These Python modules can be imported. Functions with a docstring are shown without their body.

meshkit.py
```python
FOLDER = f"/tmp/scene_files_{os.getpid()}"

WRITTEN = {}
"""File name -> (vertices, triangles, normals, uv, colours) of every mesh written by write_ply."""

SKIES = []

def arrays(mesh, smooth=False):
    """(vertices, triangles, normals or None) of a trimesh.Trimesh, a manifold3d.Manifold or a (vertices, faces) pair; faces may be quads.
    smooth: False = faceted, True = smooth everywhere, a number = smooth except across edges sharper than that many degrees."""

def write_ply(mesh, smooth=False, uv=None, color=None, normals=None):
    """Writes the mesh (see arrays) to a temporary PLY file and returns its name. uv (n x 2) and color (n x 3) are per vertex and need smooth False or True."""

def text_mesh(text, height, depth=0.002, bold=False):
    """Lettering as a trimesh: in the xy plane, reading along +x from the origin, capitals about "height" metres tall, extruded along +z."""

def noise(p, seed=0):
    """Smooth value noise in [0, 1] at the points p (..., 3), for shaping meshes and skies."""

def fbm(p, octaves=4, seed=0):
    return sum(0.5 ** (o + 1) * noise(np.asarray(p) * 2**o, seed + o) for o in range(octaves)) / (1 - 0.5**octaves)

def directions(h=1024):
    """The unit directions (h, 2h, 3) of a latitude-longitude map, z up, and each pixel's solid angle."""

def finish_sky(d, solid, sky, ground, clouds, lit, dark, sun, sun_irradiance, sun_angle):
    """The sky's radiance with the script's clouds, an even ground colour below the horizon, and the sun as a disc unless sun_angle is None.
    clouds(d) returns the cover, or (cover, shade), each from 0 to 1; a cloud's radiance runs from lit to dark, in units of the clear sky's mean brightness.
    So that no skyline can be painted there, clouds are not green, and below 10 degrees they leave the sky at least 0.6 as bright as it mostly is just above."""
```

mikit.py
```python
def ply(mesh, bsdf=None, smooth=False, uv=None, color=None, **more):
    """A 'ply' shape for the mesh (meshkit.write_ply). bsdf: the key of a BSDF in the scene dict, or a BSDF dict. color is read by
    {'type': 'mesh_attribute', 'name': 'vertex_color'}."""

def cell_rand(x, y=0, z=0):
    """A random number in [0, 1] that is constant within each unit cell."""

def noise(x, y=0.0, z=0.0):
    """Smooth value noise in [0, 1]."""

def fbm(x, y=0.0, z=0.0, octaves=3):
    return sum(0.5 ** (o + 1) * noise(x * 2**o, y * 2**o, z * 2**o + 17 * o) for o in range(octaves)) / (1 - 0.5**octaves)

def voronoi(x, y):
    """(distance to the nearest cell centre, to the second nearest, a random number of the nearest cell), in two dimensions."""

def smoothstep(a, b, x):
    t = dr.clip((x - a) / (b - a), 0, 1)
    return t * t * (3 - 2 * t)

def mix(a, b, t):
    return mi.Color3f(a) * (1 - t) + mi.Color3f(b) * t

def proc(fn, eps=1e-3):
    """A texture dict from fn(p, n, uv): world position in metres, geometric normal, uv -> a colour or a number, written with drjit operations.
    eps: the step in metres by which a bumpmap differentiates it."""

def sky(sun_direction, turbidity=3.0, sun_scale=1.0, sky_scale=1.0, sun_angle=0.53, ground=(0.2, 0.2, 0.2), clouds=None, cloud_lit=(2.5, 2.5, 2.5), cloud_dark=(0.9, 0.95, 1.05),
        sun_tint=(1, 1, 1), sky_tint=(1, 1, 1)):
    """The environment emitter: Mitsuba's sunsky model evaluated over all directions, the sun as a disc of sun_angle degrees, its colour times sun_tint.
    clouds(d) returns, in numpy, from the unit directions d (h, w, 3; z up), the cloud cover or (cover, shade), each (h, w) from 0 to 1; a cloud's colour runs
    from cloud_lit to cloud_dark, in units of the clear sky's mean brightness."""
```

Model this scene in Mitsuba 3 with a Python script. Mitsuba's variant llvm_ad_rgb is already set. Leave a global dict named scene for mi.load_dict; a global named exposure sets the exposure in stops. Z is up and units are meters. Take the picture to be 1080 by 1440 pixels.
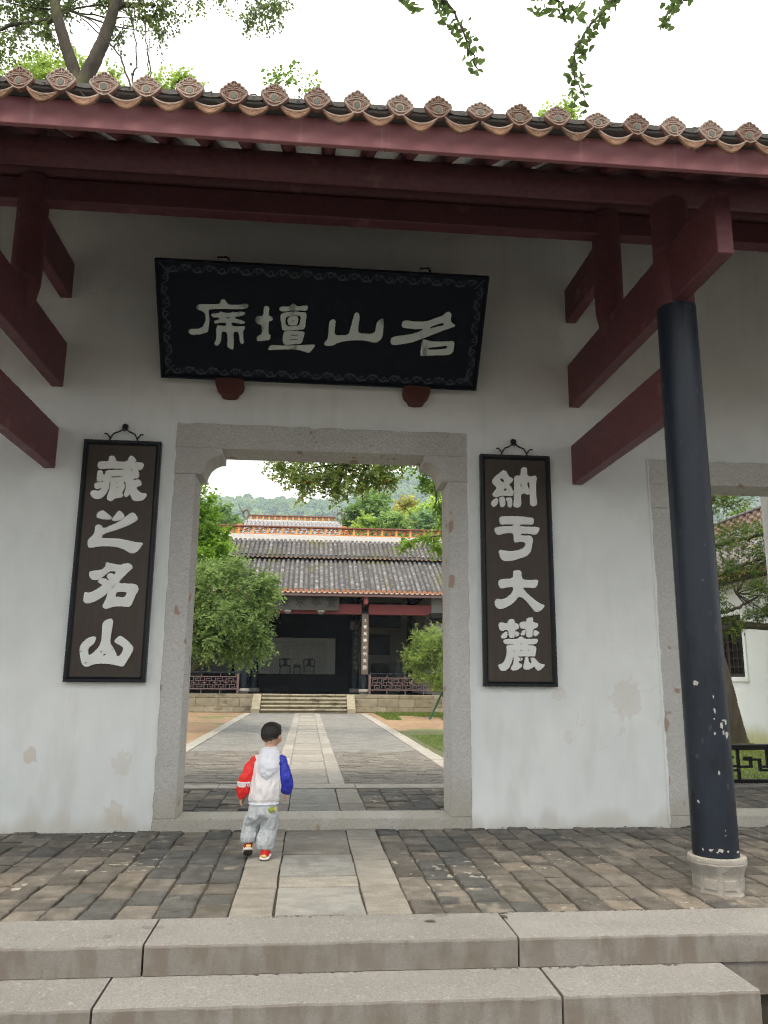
import math, numpy as np, trimesh, mitsuba as mi, drjit as dr, mikit, meshkit, manifold3d as m3
from shapely.geometry import Polygon, LineString, Point
from shapely.ops import unary_union
from mikit import proc, noise, fbm, voronoi, cell_rand, smoothstep, mix
scene, labels = {}, {}
T = mi.ScalarTransform4f
PI = math.pi
# ---------------------------------------------------------------- camera, sky, exposure
CAM = [0.0, -7.377, 1.28]
FW = [0.0905757, 0.9742909, 0.2062845]
UP = [-0.0276123, -0.2045994, 0.9784563]
HAZE = 0.00025
scene['camera'] = {'type': 'perspective', 'fov': 51.55, 'near_clip': 0.05, 'far_clip': 8000.0,
                   'to_world': T().look_at(origin=CAM, target=[CAM[i] + FW[i] for i in range(3)], up=UP),
                   'medium': {'type': 'ref', 'id': 'air'}}
def overcast(d):        # an even cloud sheet, brighter overhead than near the horizon
    e = np.clip(d[..., 2], 0, 1)
    return np.ones_like(e), (1 - e) ** 1.3
scene['sky'] = mikit.sky([-0.20, -0.44, 0.875], turbidity=3, sun_scale=0.24, sun_angle=20, sun_tint=(.96, 1, 1.03), clouds=overcast,
                         cloud_lit=(3.0, 3.02, 3.02), cloud_dark=(1.5, 1.53, 1.55), ground=(0.12, 0.12, 0.10))
exposure = 3.12
scene['air'] = {'type': 'homogeneous', 'albedo': {'type': 'rgb', 'value': [0.90, 0.95, 0.98]},
                'sigma_t': {'type': 'rgb', 'value': [HAZE * 0.82, HAZE, HAZE * 1.15]}}

# ---------------------------------------------------------------- materials
def C(*v): return mi.Color3f(*v)
def rgb(*v): return {'type': 'rgb', 'value': list(v)}
CONST = {}
def princ(name, col, rough=0.6, bump=None, bs=0.004, eps=2e-3, **kw):
    if col.get('type') == 'rgb' and bump is None and not kw:
        CONST[name] = (tuple(col['value']), 'matte_colour' if rough > .5 else 'satin_colour'); return
    b = {'type': 'principled', 'base_color': col, 'roughness': rough, **kw}
    if bump is not None:
        b = {'type': 'bumpmap', 'arbitrary': proc(bump, eps), 'scale': bs, 'bsdf': b}
    scene[name] = {'type': 'twosided', 'bsdf': b}
def blob(p, x, z, r, k=30.0):
    d = dr.sqrt(dr.square(p.x - x) + dr.square((p.z - z) * 0.8)) + (fbm(p.x * k, p.z * k, 3.0) - 0.5) * r * 1.1
    return 1 - smoothstep(r * 0.8, r * 0.95, d)
def plaster_c(p, n, uv):
    big = fbm(p.x * 0.7, p.y * 0.7, p.z * 0.9, 4)
    fine = fbm(p.x * 9, p.y * 9, p.z * 4, 4)
    c = mix(C(.71, .745, .73), C(.79, .815, .80), smoothstep(.25, .75, big))
    c = c * (0.955 + 0.09 * fine)
    streak = smoothstep(.48, .78, fbm(p.x * 7.0, p.y * 7.0, p.z * 1.1, 4)) * smoothstep(1.5, .1, p.z)
    c = mix(c, C(.50, .47, .40), 0.28 * streak)
    drip = smoothstep(.52, .80, fbm(p.x * 11.0, p.y * 3.0, p.z * .35, 4)) * smoothstep(.35, .7, noise(p.x * 1.1 + 4, p.y, p.z * .5))
    c = mix(c, C(.55, .55, .50), .20 * drip)
    foot = smoothstep(.16, .0, p.z + (fbm(p.x * 6, p.y * 6, 1.0) - .5) * .22)
    c = mix(c, C(.47, .43, .34), 0.45 * foot)
    for x, z, r, k in ((-2.36, .62, .062, 1), (-1.58, .55, .085, .5), (-1.62, .13, .09, .8), (-1.55, .05, .07, .8), (2.97, 1.12, .16, .5), (2.33, 1.17, .07, .5), (2.40, .78, .05, .4)):
        c = mix(c, C(.60, .54, .45), 0.62 * k * blob(p, x, z, r))
    crack = smoothstep(.007, .002, dr.abs(fbm(p.x * 2.2, p.y * 2.2, p.z * 2.2, 4) - .5)) * smoothstep(.62, .75, noise(p.x * .8 + 7, p.z * .8))
    return mix(c, C(.42, .41, .38), .22 * crack)
def plaster_b(p, n, uv): return fbm(p.x * 2.2, p.y * 2.2, p.z * 2.2, 5)
princ('plaster', proc(plaster_c), 0.85, plaster_b, 0.035)
def granite_c(p, n, uv):
    s = noise(p.x * 160, p.y * 160, p.z * 160)
    s2 = noise(p.x * 70 + 9, p.y * 70, p.z * 70)
    c = mix(C(.43, .425, .40), C(.56, .555, .53), fbm(p.x * 1.6, p.y * 1.6, p.z * .8, 4))
    c = c * (0.76 + 0.48 * s) * (.9 + .2 * s2)
    c = mix(c, C(.20, .19, .18), .8 * smoothstep(.84, .95, noise(p.x * 55, p.y * 55, p.z * 55)))
    c = mix(c, C(.30, .18, .12), .75 * smoothstep(.735, .77, fbm(p.x * 7.5 + 3, p.y * 6.5, p.z * 5.0, 3)))
    c = mix(c, C(.62, .61, .58), .5 * smoothstep(.82, .9, noise(p.x * 38, p.y * 38, p.z * 9)))
    return mix(c, C(.33, .29, .20), .45 * smoothstep(.5, .0, p.z + .5 * (fbm(p.x * 5, p.z * 3) - .5)))
def granite_b(p, n, uv): return noise(p.x * 120, p.y * 120, p.z * 120) * .5 + fbm(p.x * 14, p.y * 14, p.z * 14, 3)
princ('granite', proc(granite_c), 0.8, granite_b, 0.006, 1.5e-3)
def step_c(p, n, uv):
    s = noise(p.x * 190, p.y * 190, p.z * 190)
    c = mix(C(.178, .175, .164), C(.236, .232, .220), fbm(p.x * 2.3, p.y * 4.2, p.z * 2.5, 5)) * (.9 + .25 * uv.x)
    c = c * (0.80 + 0.40 * s)
    c = mix(c, C(.15, .145, .135), .55 * smoothstep(.80, .90, noise(p.x * 85 + 3, p.y * 85, p.z * 85)))
    c = mix(c, C(.36, .355, .34), .4 * smoothstep(.82, .92, noise(p.x * 70 + 13, p.y * 70, p.z * 70)))
    c = mix(c, C(.265, .28, .28), .45 * smoothstep(.5, .68, fbm(p.x * 2.0 + 5, p.y * 3.0, 2.0, 5)) * smoothstep(.6, .9, n.z))
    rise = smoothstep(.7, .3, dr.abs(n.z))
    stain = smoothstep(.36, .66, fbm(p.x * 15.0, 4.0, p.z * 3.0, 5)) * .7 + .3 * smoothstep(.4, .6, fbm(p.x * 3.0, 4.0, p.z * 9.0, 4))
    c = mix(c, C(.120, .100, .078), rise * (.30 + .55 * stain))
    blot = smoothstep(.66, .70, fbm(p.x * 5.2 + 11, p.y * 7.6 + 3, 5.0, 5)) * smoothstep(.55, .7, noise(p.x * 1.3 + 2.2, p.y * 1.9))
    return mix(c, C(.11, .105, .095), .6 * blot)
def step_b(p, n, uv): return noise(p.x * 110, p.y * 110, p.z * 110) * .4 + fbm(p.x * 11, p.y * 11, p.z * 11, 4)
princ('step_granite', proc(step_c), 0.8, step_b, 0.003, 1.5e-3)
def paver_c(p, n, uv):
    t = uv.x
    c = mix(C(.114, .105, .091), C(.196, .181, .156), smoothstep(.0, .8, t))
    c = mix(c, C(.225, .198, .162), smoothstep(.86, .92, t))
    c = mix(c, C(.105, .107, .101), smoothstep(.5, .6, uv.y))
    f = fbm(p.x * 13, p.y * 13, p.z * 13, 5)
    c = c * (.42 + .72 * f) * (.85 + .3 * noise(p.x * 140, p.y * 140))
    c = mix(c, C(.27, .235, .19), .6 * smoothstep(.6, .72, fbm(p.x * 4.1 + 5, p.y * 4.1, 1.5, 4)))
    c = mix(c, C(.055, .058, .035), .55 * smoothstep(.62, .75, fbm(p.x * 3.1 + 25, p.y * 3.1, 4.5, 4)))
    lime = .6 * smoothstep(.70, .78, fbm(p.x * 15 + 2, p.y * 15, 8.0, 4)) * smoothstep(.55, .75, noise(p.x * 1.7 + 3.3, p.y * 1.7 + 1.2))
    return mix(c, C(.60, .57, .50), .8 * lime)
def paver_b(p, n, uv): return fbm(p.x * 22, p.y * 22, p.z * 22, 4) + .3 * noise(p.x * 120, p.y * 120)
princ('paver', proc(paver_c), 0.85, paver_b, 0.012, 2e-3)
def slab_c(p, n, uv):
    c = mix(C(.17, .160, .140), C(.272, .260, .230), uv.x)
    c = mix(c, C(.232, .242, .230), .7 * smoothstep(.55, .65, uv.y))
    f = fbm(p.x * 10, p.y * 16, p.z * 10, 5)
    c = c * (.72 + .56 * f) * (.84 + .32 * noise(p.x * 150, p.y * 150, p.z * 150))
    return mix(c, C(.12, .11, .09), .5 * smoothstep(.66, .78, fbm(p.x * 3.3 + 15, p.y * 3.3, 1.5, 4)))
princ('slab', proc(slab_c), 0.85, paver_b, 0.01, 2e-3)
princ('joint_soil', rgb(.05, .044, .034), 0.95)
def wood_c(p, n, uv):
    g = fbm(p.x * 3.0, p.y * 3.0, p.z * 3.0, 4)
    c = mix(C(.096, .028, .035), C(.140, .040, .046), g) * (.80 + .4 * fbm(p.x * 28, p.y * 28, p.z * 28, 2))
    along = dr.maximum(noise(p.x * 1.2, p.y * 90, p.z * 90), noise(p.x * 90, p.y * 1.2, p.z * 90))
    c = mix(c, C(.055, .018, .020), .5 * smoothstep(.90, .97, along))
    return mix(c, C(.20, .10, .10), .35 * smoothstep(.66, .76, fbm(p.x * 5, p.y * 5, p.z * 5, 5)))
princ('red_wood', proc(wood_c), 0.55)
def fascia_c(p, n, uv):
    g = fbm(p.x * 1.4, p.y, p.z * 6.0, 4)
    c = mix(C(.24, .085, .095), C(.30, .118, .126), g)
    return mix(c, C(.36, .22, .22), .4 * smoothstep(.62, .78, fbm(p.x * 26, p.y, p.z * 2.0, 3)))
princ('fascia_wood', proc(fascia_c), 0.6)
def lacq_c(p, n, uv):
    c = mix(C(.007, .011, .018), C(.017, .024, .036), fbm(p.x * 4, p.y * 4, p.z * 1.6, 4))
    c = mix(c, C(.007, .008, .010), .8 * smoothstep(.55, .68, fbm(p.x * 5 + 9, p.y * 5, p.z * 2.6, 4)) * smoothstep(1.9, 1.3, p.z))
    d = smoothstep(.76, .80, fbm(p.x * 30, p.y * 30, p.z * 11, 3)) * .22
    return mix(c, C(.11, .12, .13), d)
def lacq_b(p, n, uv): return fbm(p.x * 14, p.y * 14, p.z * 5, 4)
princ('black_lacquer', proc(lacq_c), 0.40, lacq_b, 0.004, 3e-3, specular=.3)
princ('paint_chip', rgb(.35, .34, .33), 0.9)
def brown_c(p, n, uv):
    g = fbm(p.x * 60, p.y * 3, p.z * 2.2, 4)
    return mix(C(.034, .023, .015), C(.052, .036, .024), g) * (.8 + .4 * fbm(p.x * 2, p.y, p.z * 1.5, 3))
princ('brown_board', proc(brown_c), 0.55)
princ('black_frame', rgb(.009, .010, .013), 0.42)
def letter_c(p, n, uv):
    c = mix(C(.72, .74, .71), C(.82, .84, .81), fbm(p.x * 6, p.y * 6, p.z * 6, 3))
    sc = smoothstep(.70, .75, fbm(p.x * 42, p.y * 42, p.z * 42, 4)) * smoothstep(.45, .62, fbm(p.x * 4 + 3, p.y, p.z * 4, 3))
    sc = sc * dr.select(p.z < 2.1, 1.0, .12)
    return mix(c, C(.06, .05, .045), .85 * sc)
princ('letter_white', proc(letter_c), 0.7)
def sl_c(p, n, uv):
    c = mix(C(.60, .70, .68), C(.74, .83, .80), fbm(p.x * 4, p.y * 4, p.z * 7, 4))
    return mix(c, C(.10, .17, .15), .7 * smoothstep(.62, .74, fbm(p.x * 9 + 4, p.y * 4, p.z * 3, 3)))
princ('sign_letter', proc(sl_c), 0.6)
princ('sign_black', rgb(.0045, .008, .0155), 0.6)
princ('scroll_paint', rgb(.075, .095, .115), 0.6)
princ('iron', rgb(.012, .011, .012), 0.5)
princ('bracket_wood', rgb(.10, .035, .028), 0.6)
def white_c(p, n, uv): return C(.62, .62, .59) * (.85 + .3 * fbm(p.x * 5, p.y * 5, p.z * 5, 3))
princ('soffit_white', proc(white_c), 0.85)
def tile_c(p, n, uv):   # grey roof tile, uv.x tone, uv.y tint
    c = mix(C(.085, .085, .090), C(.38, .375, .37), uv.x * uv.x)
    c = mix(c, C(.20, .16, .115), smoothstep(.6, .9, uv.y) * .7)
    c = mix(c, C(.13, .13, .05), .7 * smoothstep(.64, .74, fbm(p.x * 1.1, p.y * 1.1, 2.0, 4)))
    return c * (.6 + .8 * fbm(p.x * 9, p.y * 9, p.z * 9, 3))
princ('grey_tile', proc(tile_c), 0.9)
def terra_c(p, n, uv):
    c = mix(C(.21, .125, .08), C(.35, .205, .13), uv.x)
    c = c * (.65 + .7 * fbm(p.x * 22, p.y * 22, p.z * 22, 4))
    return mix(c, C(.09, .075, .06), .55 * smoothstep(.58, .74, fbm(p.x * 17 + 3, p.y * 17, p.z * 17, 3)))
princ('terracotta', proc(terra_c), 0.8)
def tend_c(p, n, uv):
    c = mix(C(.21, .10, .075), C(.30, .165, .125), uv.x)
    return c * (.6 + .8 * fbm(p.x * 40, p.y * 40, p.z * 40, 4))
princ('tile_end_clay', proc(tend_c), 0.8)
def rel_c(p, n, uv): return mix(C(.30, .22, .175), C(.42, .35, .30), uv.x) * (.65 + .7 * fbm(p.x * 55, p.y * 55, p.z * 55, 3))
princ('relief_lime', proc(rel_c), 0.85)
princ('boss_glaze', rgb(.14, .15, .115), 0.5)
princ('dark_tile', rgb(.105, .100, .094), 0.9)
princ('dry_straw', rgb(.085, .075, .065), 0.95)
def soil_c(p, n, uv):
    c = mix(C(.175, .115, .068), C(.245, .172, .108), fbm(p.x * .9, p.y * .9, 1.0, 4))
    c = c * (.7 + .6 * fbm(p.x * 9, p.y * 9, 2.0, 4))
    return mix(c, C(.075, .11, .035), .75 * smoothstep(.60, .72, fbm(p.x * .55 + 4, p.y * .55, 3.0, 5)))
princ('soil', proc(soil_c), 0.95, lambda p, n, uv: fbm(p.x * 12, p.y * 12, 1.0, 4), 0.03, 5e-3)
def setts_c(p, n, uv):      # far-off rows of narrow paving bricks: joints across, broken bond
    row = p.y / .12
    w = .34
    xx = p.x / w + cell_rand(row, 3.0) * .9
    t = cell_rand(dr.floor(xx), dr.floor(row), 2)
    fr = row - dr.floor(row)
    fx = xx - dr.floor(xx)
    j = dr.maximum(smoothstep(.86, .95, fr), smoothstep(.955, .985, fx))
    c = mix(C(.112, .112, .104), C(.172, .171, .160), t)
    c = mix(c, C(.17, .165, .15), .6 * smoothstep(.55, .7, fbm(p.x * .8 + 2, p.y * .8, 1.0, 4)))
    c = mix(c, C(.22, .22, .21), .3 * smoothstep(.62, .80, fbm(p.x * .9 + 9, p.y * .8, 5.0, 4)))
    c = c * (.75 + .5 * fbm(p.x * 11, p.y * 11, 1.0, 4))
    return mix(c, C(.11, .105, .09), .75 * j)
def setts_b(p, n, uv):
    row = p.y / .12
    fr = row - dr.floor(row)
    return -smoothstep(.82, .97, fr) + .8 * fbm(p.x * 12, p.y * 12, 1.0, 3)
princ('setts', proc(setts_c), 0.85, setts_b, 0.006, 4e-3)
def court_c(p, n, uv): return mix(C(.040, .040, .034), C(.075, .072, .060), fbm(p.x * 2.2, p.y * 2.2, 1.0, 5)) * (.7 + .6 * noise(p.x * 60, p.y * 60))
princ('ground_stone', proc(court_c), 0.9)
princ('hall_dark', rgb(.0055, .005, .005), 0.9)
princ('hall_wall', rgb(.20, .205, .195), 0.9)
princ('panel_white', rgb(.42, .44, .40), 0.8)
princ('ink', rgb(.06, .065, .06), 0.9)
princ('panel_black', rgb(.018, .018, .02), 0.5)
princ('beam_red', rgb(.20, .055, .055), 0.6)
princ('rail_paint', rgb(.165, .112, .112), 0.6)
princ('hall_sign', rgb(.085, .08, .07), 0.7)
princ('hall_sign_ink', rgb(.035, .04, .04), 0.7)
princ('couplet_brown', rgb(.135, .105, .085), 0.7)
princ('couplet_white', rgb(.66, .70, .65), 0.7)
princ('couplet_green', rgb(.16, .22, .17), 0.7)
def sand_c(p, n, uv):
    c = mix(C(.22, .195, .135), C(.335, .302, .22), uv.x) * (.7 + .6 * fbm(p.x * 6, p.y * 6, p.z * 6, 4))
    return mix(c, C(.085, .08, .055), .65 * smoothstep(.56, .72, fbm(p.x * 2.4, p.y * 2, p.z * 3.4 + 2, 4)))
princ('sandstone', proc(sand_c), 0.9)
princ('ridge_orange', rgb(.58, .235, .085), 0.6)
princ('ridge_yellow', rgb(.68, .38, .14), 0.6)
princ('ridge_teal', rgb(.15, .26, .25), 0.6)
princ('ridge_red', rgb(.23, .10, .07), 0.7)
princ('ridge_white', rgb(.60, .60, .58), 0.8)
princ('end_clay', rgb(.44, .19, .10), 0.8)
princ('drip_clay', rgb(.60, .40, .30), 0.8)
princ('ridge_brick', rgb(.40, .275, .235), 0.85)
princ('pale_tile', rgb(.30, .305, .32), 0.8)
princ('window_wood', rgb(.035, .026, .024), 0.6)
princ('window_glass', rgb(.02, .025, .024), 0.15)
def wash_c(p, n, uv):
    c = C(.76, .79, .78) * (.92 + .16 * fbm(p.x * .8, p.y * .8, p.z * .8, 4))
    m = smoothstep(.42, -.10, p.z + .55 * (fbm(p.y * 3.0, p.x, p.z * 1.2, 4) - .5))
    return mix(c, C(.42, .40, .10), .75 * m)
princ('limewash', proc(wash_c), 0.9)
princ('rail_black', rgb(.012, .011, .011), 0.45)
princ('stake_green', rgb(.02, .09, .06), 0.6)
def bark_c(p, n, uv):
    c = mix(C(.034, .029, .023), C(.085, .074, .056), fbm(p.x * 9, p.y * 9, p.z * 2.5, 4))
    return mix(c, C(.10, .12, .05), .6 * smoothstep(.48, .65, fbm(p.x * 2 + 3, p.y * 2, p.z * 1.1, 4)))
princ('bark', proc(bark_c), 0.95, lambda p, n, uv: fbm(p.x * 16, p.y * 16, p.z * 4, 4), 0.03, 4e-3)
def pack(c):     # one flat colour per vertex, carried in the two uv numbers
    c = np.clip(np.atleast_2d(np.asarray(c, float)), 0, 1)
    return np.stack([np.round(c[:, 0] * 500) + .05 + .9 * c[:, 1], c[:, 2]], 1)
def unpack(p, n, uv):
    f = dr.floor(uv.x)
    return C(f / 500.0, (uv.x - f - .05) / .9, uv.y)
VC = proc(unpack)
for nm, ro in (('matte_colour', .75), ('satin_colour', .42)): scene[nm] = {'type': 'twosided', 'bsdf': {'type': 'principled', 'base_color': VC, 'roughness': ro, 'specular': .3}}
scene['leaf'] = {'type': 'principledthin', 'base_color': VC, 'roughness': 0.55, 'diff_trans': 1.2, 'eta': 1.35}
scene['far_leaf'] = {'type': 'twosided', 'bsdf': {'type': 'diffuse', 'reflectance': VC}}
princ('lawn_earth', rgb(.075, .085, .035), 1.0)
princ('hill_ground', rgb(.045, .065, .03), 1.0)
def nylon_b(p, n, uv): return fbm(p.x * 26, p.y * 26, p.z * 15, 3)
princ('nylon_white', rgb(.72, .70, .71), 0.5, nylon_b, 0.012, 2e-3)
princ('nylon_hood', rgb(.66, .69, .76), 0.5, nylon_b, 0.016, 2e-3)
princ('nylon_red', rgb(.72, .025, .02), 0.5, nylon_b, 0.014, 2e-3)
princ('nylon_blue', rgb(.025, .035, .42), 0.5, nylon_b, 0.014, 2e-3)
def sweat_c(p, n, uv): return C(.40, .43, .45) * (.86 + .28 * noise(p.x * 260, p.y * 260, p.z * 260))
princ('sweat_grey', proc(sweat_c), 0.95, lambda p, n, uv: fbm(p.x * 17, p.y * 17, p.z * 22, 3), 0.016, 2e-3)
princ('skin', rgb(.56, .34, .24), 0.55)
def hair_c(p, n, uv): return mix(C(.012, .010, .009), C(.17, .105, .078), smoothstep(.865, .80, p.z + .02 * (noise(p.x * 120, p.y * 120) - .5))) * (.5 + 1.0 * noise(p.x * 330, p.y * 330, p.z * 110))
princ('hair', proc(hair_c), 0.6, lambda p, n, uv: noise(p.x * 260, p.y * 260, p.z * 60), 0.004, 1e-3)
princ('shoe_white', rgb(.70, .66, .62), 0.6)
princ('shoe_red', rgb(.60, .03, .03), 0.6)
princ('shoe_sole', rgb(.07, .06, .055), 0.7)
princ('patch_green', rgb(.28, .32, .06), 0.8)
princ('patch_yellow', rgb(.65, .50, .15), 0.8)
princ('eye_dark', rgb(.01, .01, .01), 0.2)

# ---------------------------------------------------------------- helpers
def uniq(k):
    if k not in scene and k not in labels: return k
    i = 1
    while f'{k}_{i:03d}' in scene or f'{k}_{i:03d}' in labels: i += 1
    return f'{k}_{i:03d}'
COUNT = {}
def key_for(name, parent=None):
    base = f'{parent}__{name}' if parent else name
    n = COUNT.get(base, 0)
    COUNT[base] = n + 1
    return base if n == 0 else f'{base}_{n:03d}'
def put(name, mesh, mat, parent=None, smooth=False, uv=None, color=None, label=None, kind=None, **kw):
    k = key_for(name, parent)
    if mat in CONST:
        color, mat = CONST[mat]; uv = None
    if (uv is not None or mat in ('matte_colour', 'satin_colour')) and smooth not in (False, True):
        v_, f_, _n = meshkit.arrays(mesh, smooth); mesh, smooth = (v_, f_), True
    if color is not None and np.ndim(color) == 1:
        color = np.tile(np.asarray(color, float), (len(mesh[0]) if isinstance(mesh, tuple) else len(mesh.vertices), 1))
    if color is not None: uv, color = pack(color), None
    if uv is not None and np.ndim(uv) == 1:
        nv = len(mesh[0]) if isinstance(mesh, tuple) else len(mesh.vertices)
        uv = np.tile(np.asarray(uv, float), (nv, 1))
    scene[k] = mikit.ply(mesh, mat, smooth=smooth, uv=uv, color=color, **kw)
    d = {}
    if label: d['label'] = label
    if kind: d['kind'] = kind
    if d: labels[k] = d
    return k
def thing(name, label, cat, group=None):
    k = key_for(name)
    labels[k] = {'label': label, 'category': cat}
    if group: labels[k]['group'] = group
    return k
def struct(name, mesh, mat, **kw): return put(name, mesh, mat, kind='structure', **kw)
QUAD = np.array([[0, 1, 2, 3]])
def merge(parts):
    V, F, o = [], [], 0
    for v, f in parts:
        v = np.asarray(v, float); f = np.asarray(f, int)
        if f.shape[1] == 4: f = np.vstack([f[:, [0, 1, 2]], f[:, [0, 2, 3]]])
        V.append(v); F.append(f + o); o += len(v)
    return np.vstack(V), np.vstack(F)
def tm(m):
    return (np.array(m.vertices), np.array(m.faces))
def box(x0, x1, y0, y1, z0, z1, c=0.004):
    """a box with chamfered edges (24 vertices, 44 triangles)"""
    lo, hi = np.array([x0, y0, z0], float), np.array([x1, y1, z1], float)
    c = min(c, .3 * float((hi - lo).min()))
    pts = []
    for sx in (0, 1):
        for sy in (0, 1):
            for sz in (0, 1):
                p = np.where([sx, sy, sz], hi, lo); d = np.where([sx, sy, sz], -c, c)
                for a in range(3):
                    q = p + d; q[a] = p[a]; pts.append(q)
    return np.array(pts), BOXF
def _boxfaces():
    pts = []
    for sx in (-1, 1):
        for sy in (-1, 1):
            for sz in (-1, 1):
                for a in range(3):
                    q = np.array([sx, sy, sz]) * .8; q[a] = [sx, sy, sz][a]; pts.append(q)
    h = trimesh.convex.convex_hull(np.array(pts))
    # map hull vertices back onto the point order
    idx = [int(np.argmin(((np.array(pts) - v) ** 2).sum(1))) for v in h.vertices]
    return np.array(idx)[h.faces]
BOXF = _boxfaces()
def tube(P, R, n=8, cap=True):
    P = np.asarray(P, float); R = np.broadcast_to(np.asarray(R, float), (len(P),))
    t = np.gradient(P, axis=0); t /= np.linalg.norm(t, axis=1, keepdims=True) + 1e-12
    ref = np.array([0, 0, 1.0]) if abs(t[:, 2]).mean() < .8 else np.array([1.0, 0, 0])
    a = np.cross(t, ref); a /= np.linalg.norm(a, axis=1, keepdims=True) + 1e-12
    b = np.cross(t, a); th = np.arange(n) * 2 * PI / n
    V = (P[:, None] + R[:, None, None] * (np.cos(th)[None, :, None] * a[:, None] + np.sin(th)[None, :, None] * b[:, None])).reshape(-1, 3)
    i, j = np.meshgrid(np.arange(len(P) - 1), np.arange(n), indexing='ij')
    q = np.stack([i * n + j, i * n + (j + 1) % n, (i + 1) * n + (j + 1) % n, (i + 1) * n + j], -1).reshape(-1, 4)
    F = np.vstack([q[:, [0, 1, 2]], q[:, [0, 2, 3]]])
    if cap:
        V = np.vstack([V, P[0], P[-1]]); m = len(V)
        k = np.arange(n)
        F = np.vstack([F, np.stack([np.full(n, m - 2), (k + 1) % n, k], 1), np.stack([np.full(n, m - 1), (len(P) - 1) * n + k, (len(P) - 1) * n + (k + 1) % n], 1)])
    return V, F
def lathe(prof, cx, cy, n=32):
    prof = np.asarray(prof, float); th = np.arange(n) * 2 * PI / n
    V = np.stack([cx + prof[:, :1] * np.cos(th), cy + prof[:, :1] * np.sin(th), np.repeat(prof[:, 1:], n, 1)], -1).reshape(-1, 3)
    i, j = np.meshgrid(np.arange(len(prof) - 1), np.arange(n), indexing='ij')
    q = np.stack([i * n + j, i * n + (j + 1) % n, (i + 1) * n + (j + 1) % n, (i + 1) * n + j], -1).reshape(-1, 4)
    return V, np.vstack([q[:, [0, 1, 2]], q[:, [0, 2, 3]]])
def prism_xz(poly, y0, y1):
    """a shapely polygon in the x-z plane, from y0 (front) to y1"""
    ms = []
    for g in getattr(poly, 'geoms', [poly]):
        m = trimesh.creation.extrude_polygon(g, y1 - y0, engine='earcut')
        v = np.array(m.vertices)
        ms.append((np.stack([v[:, 0], y1 - v[:, 2], v[:, 1]], 1), np.array(m.faces)))
    return merge(ms)
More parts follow.
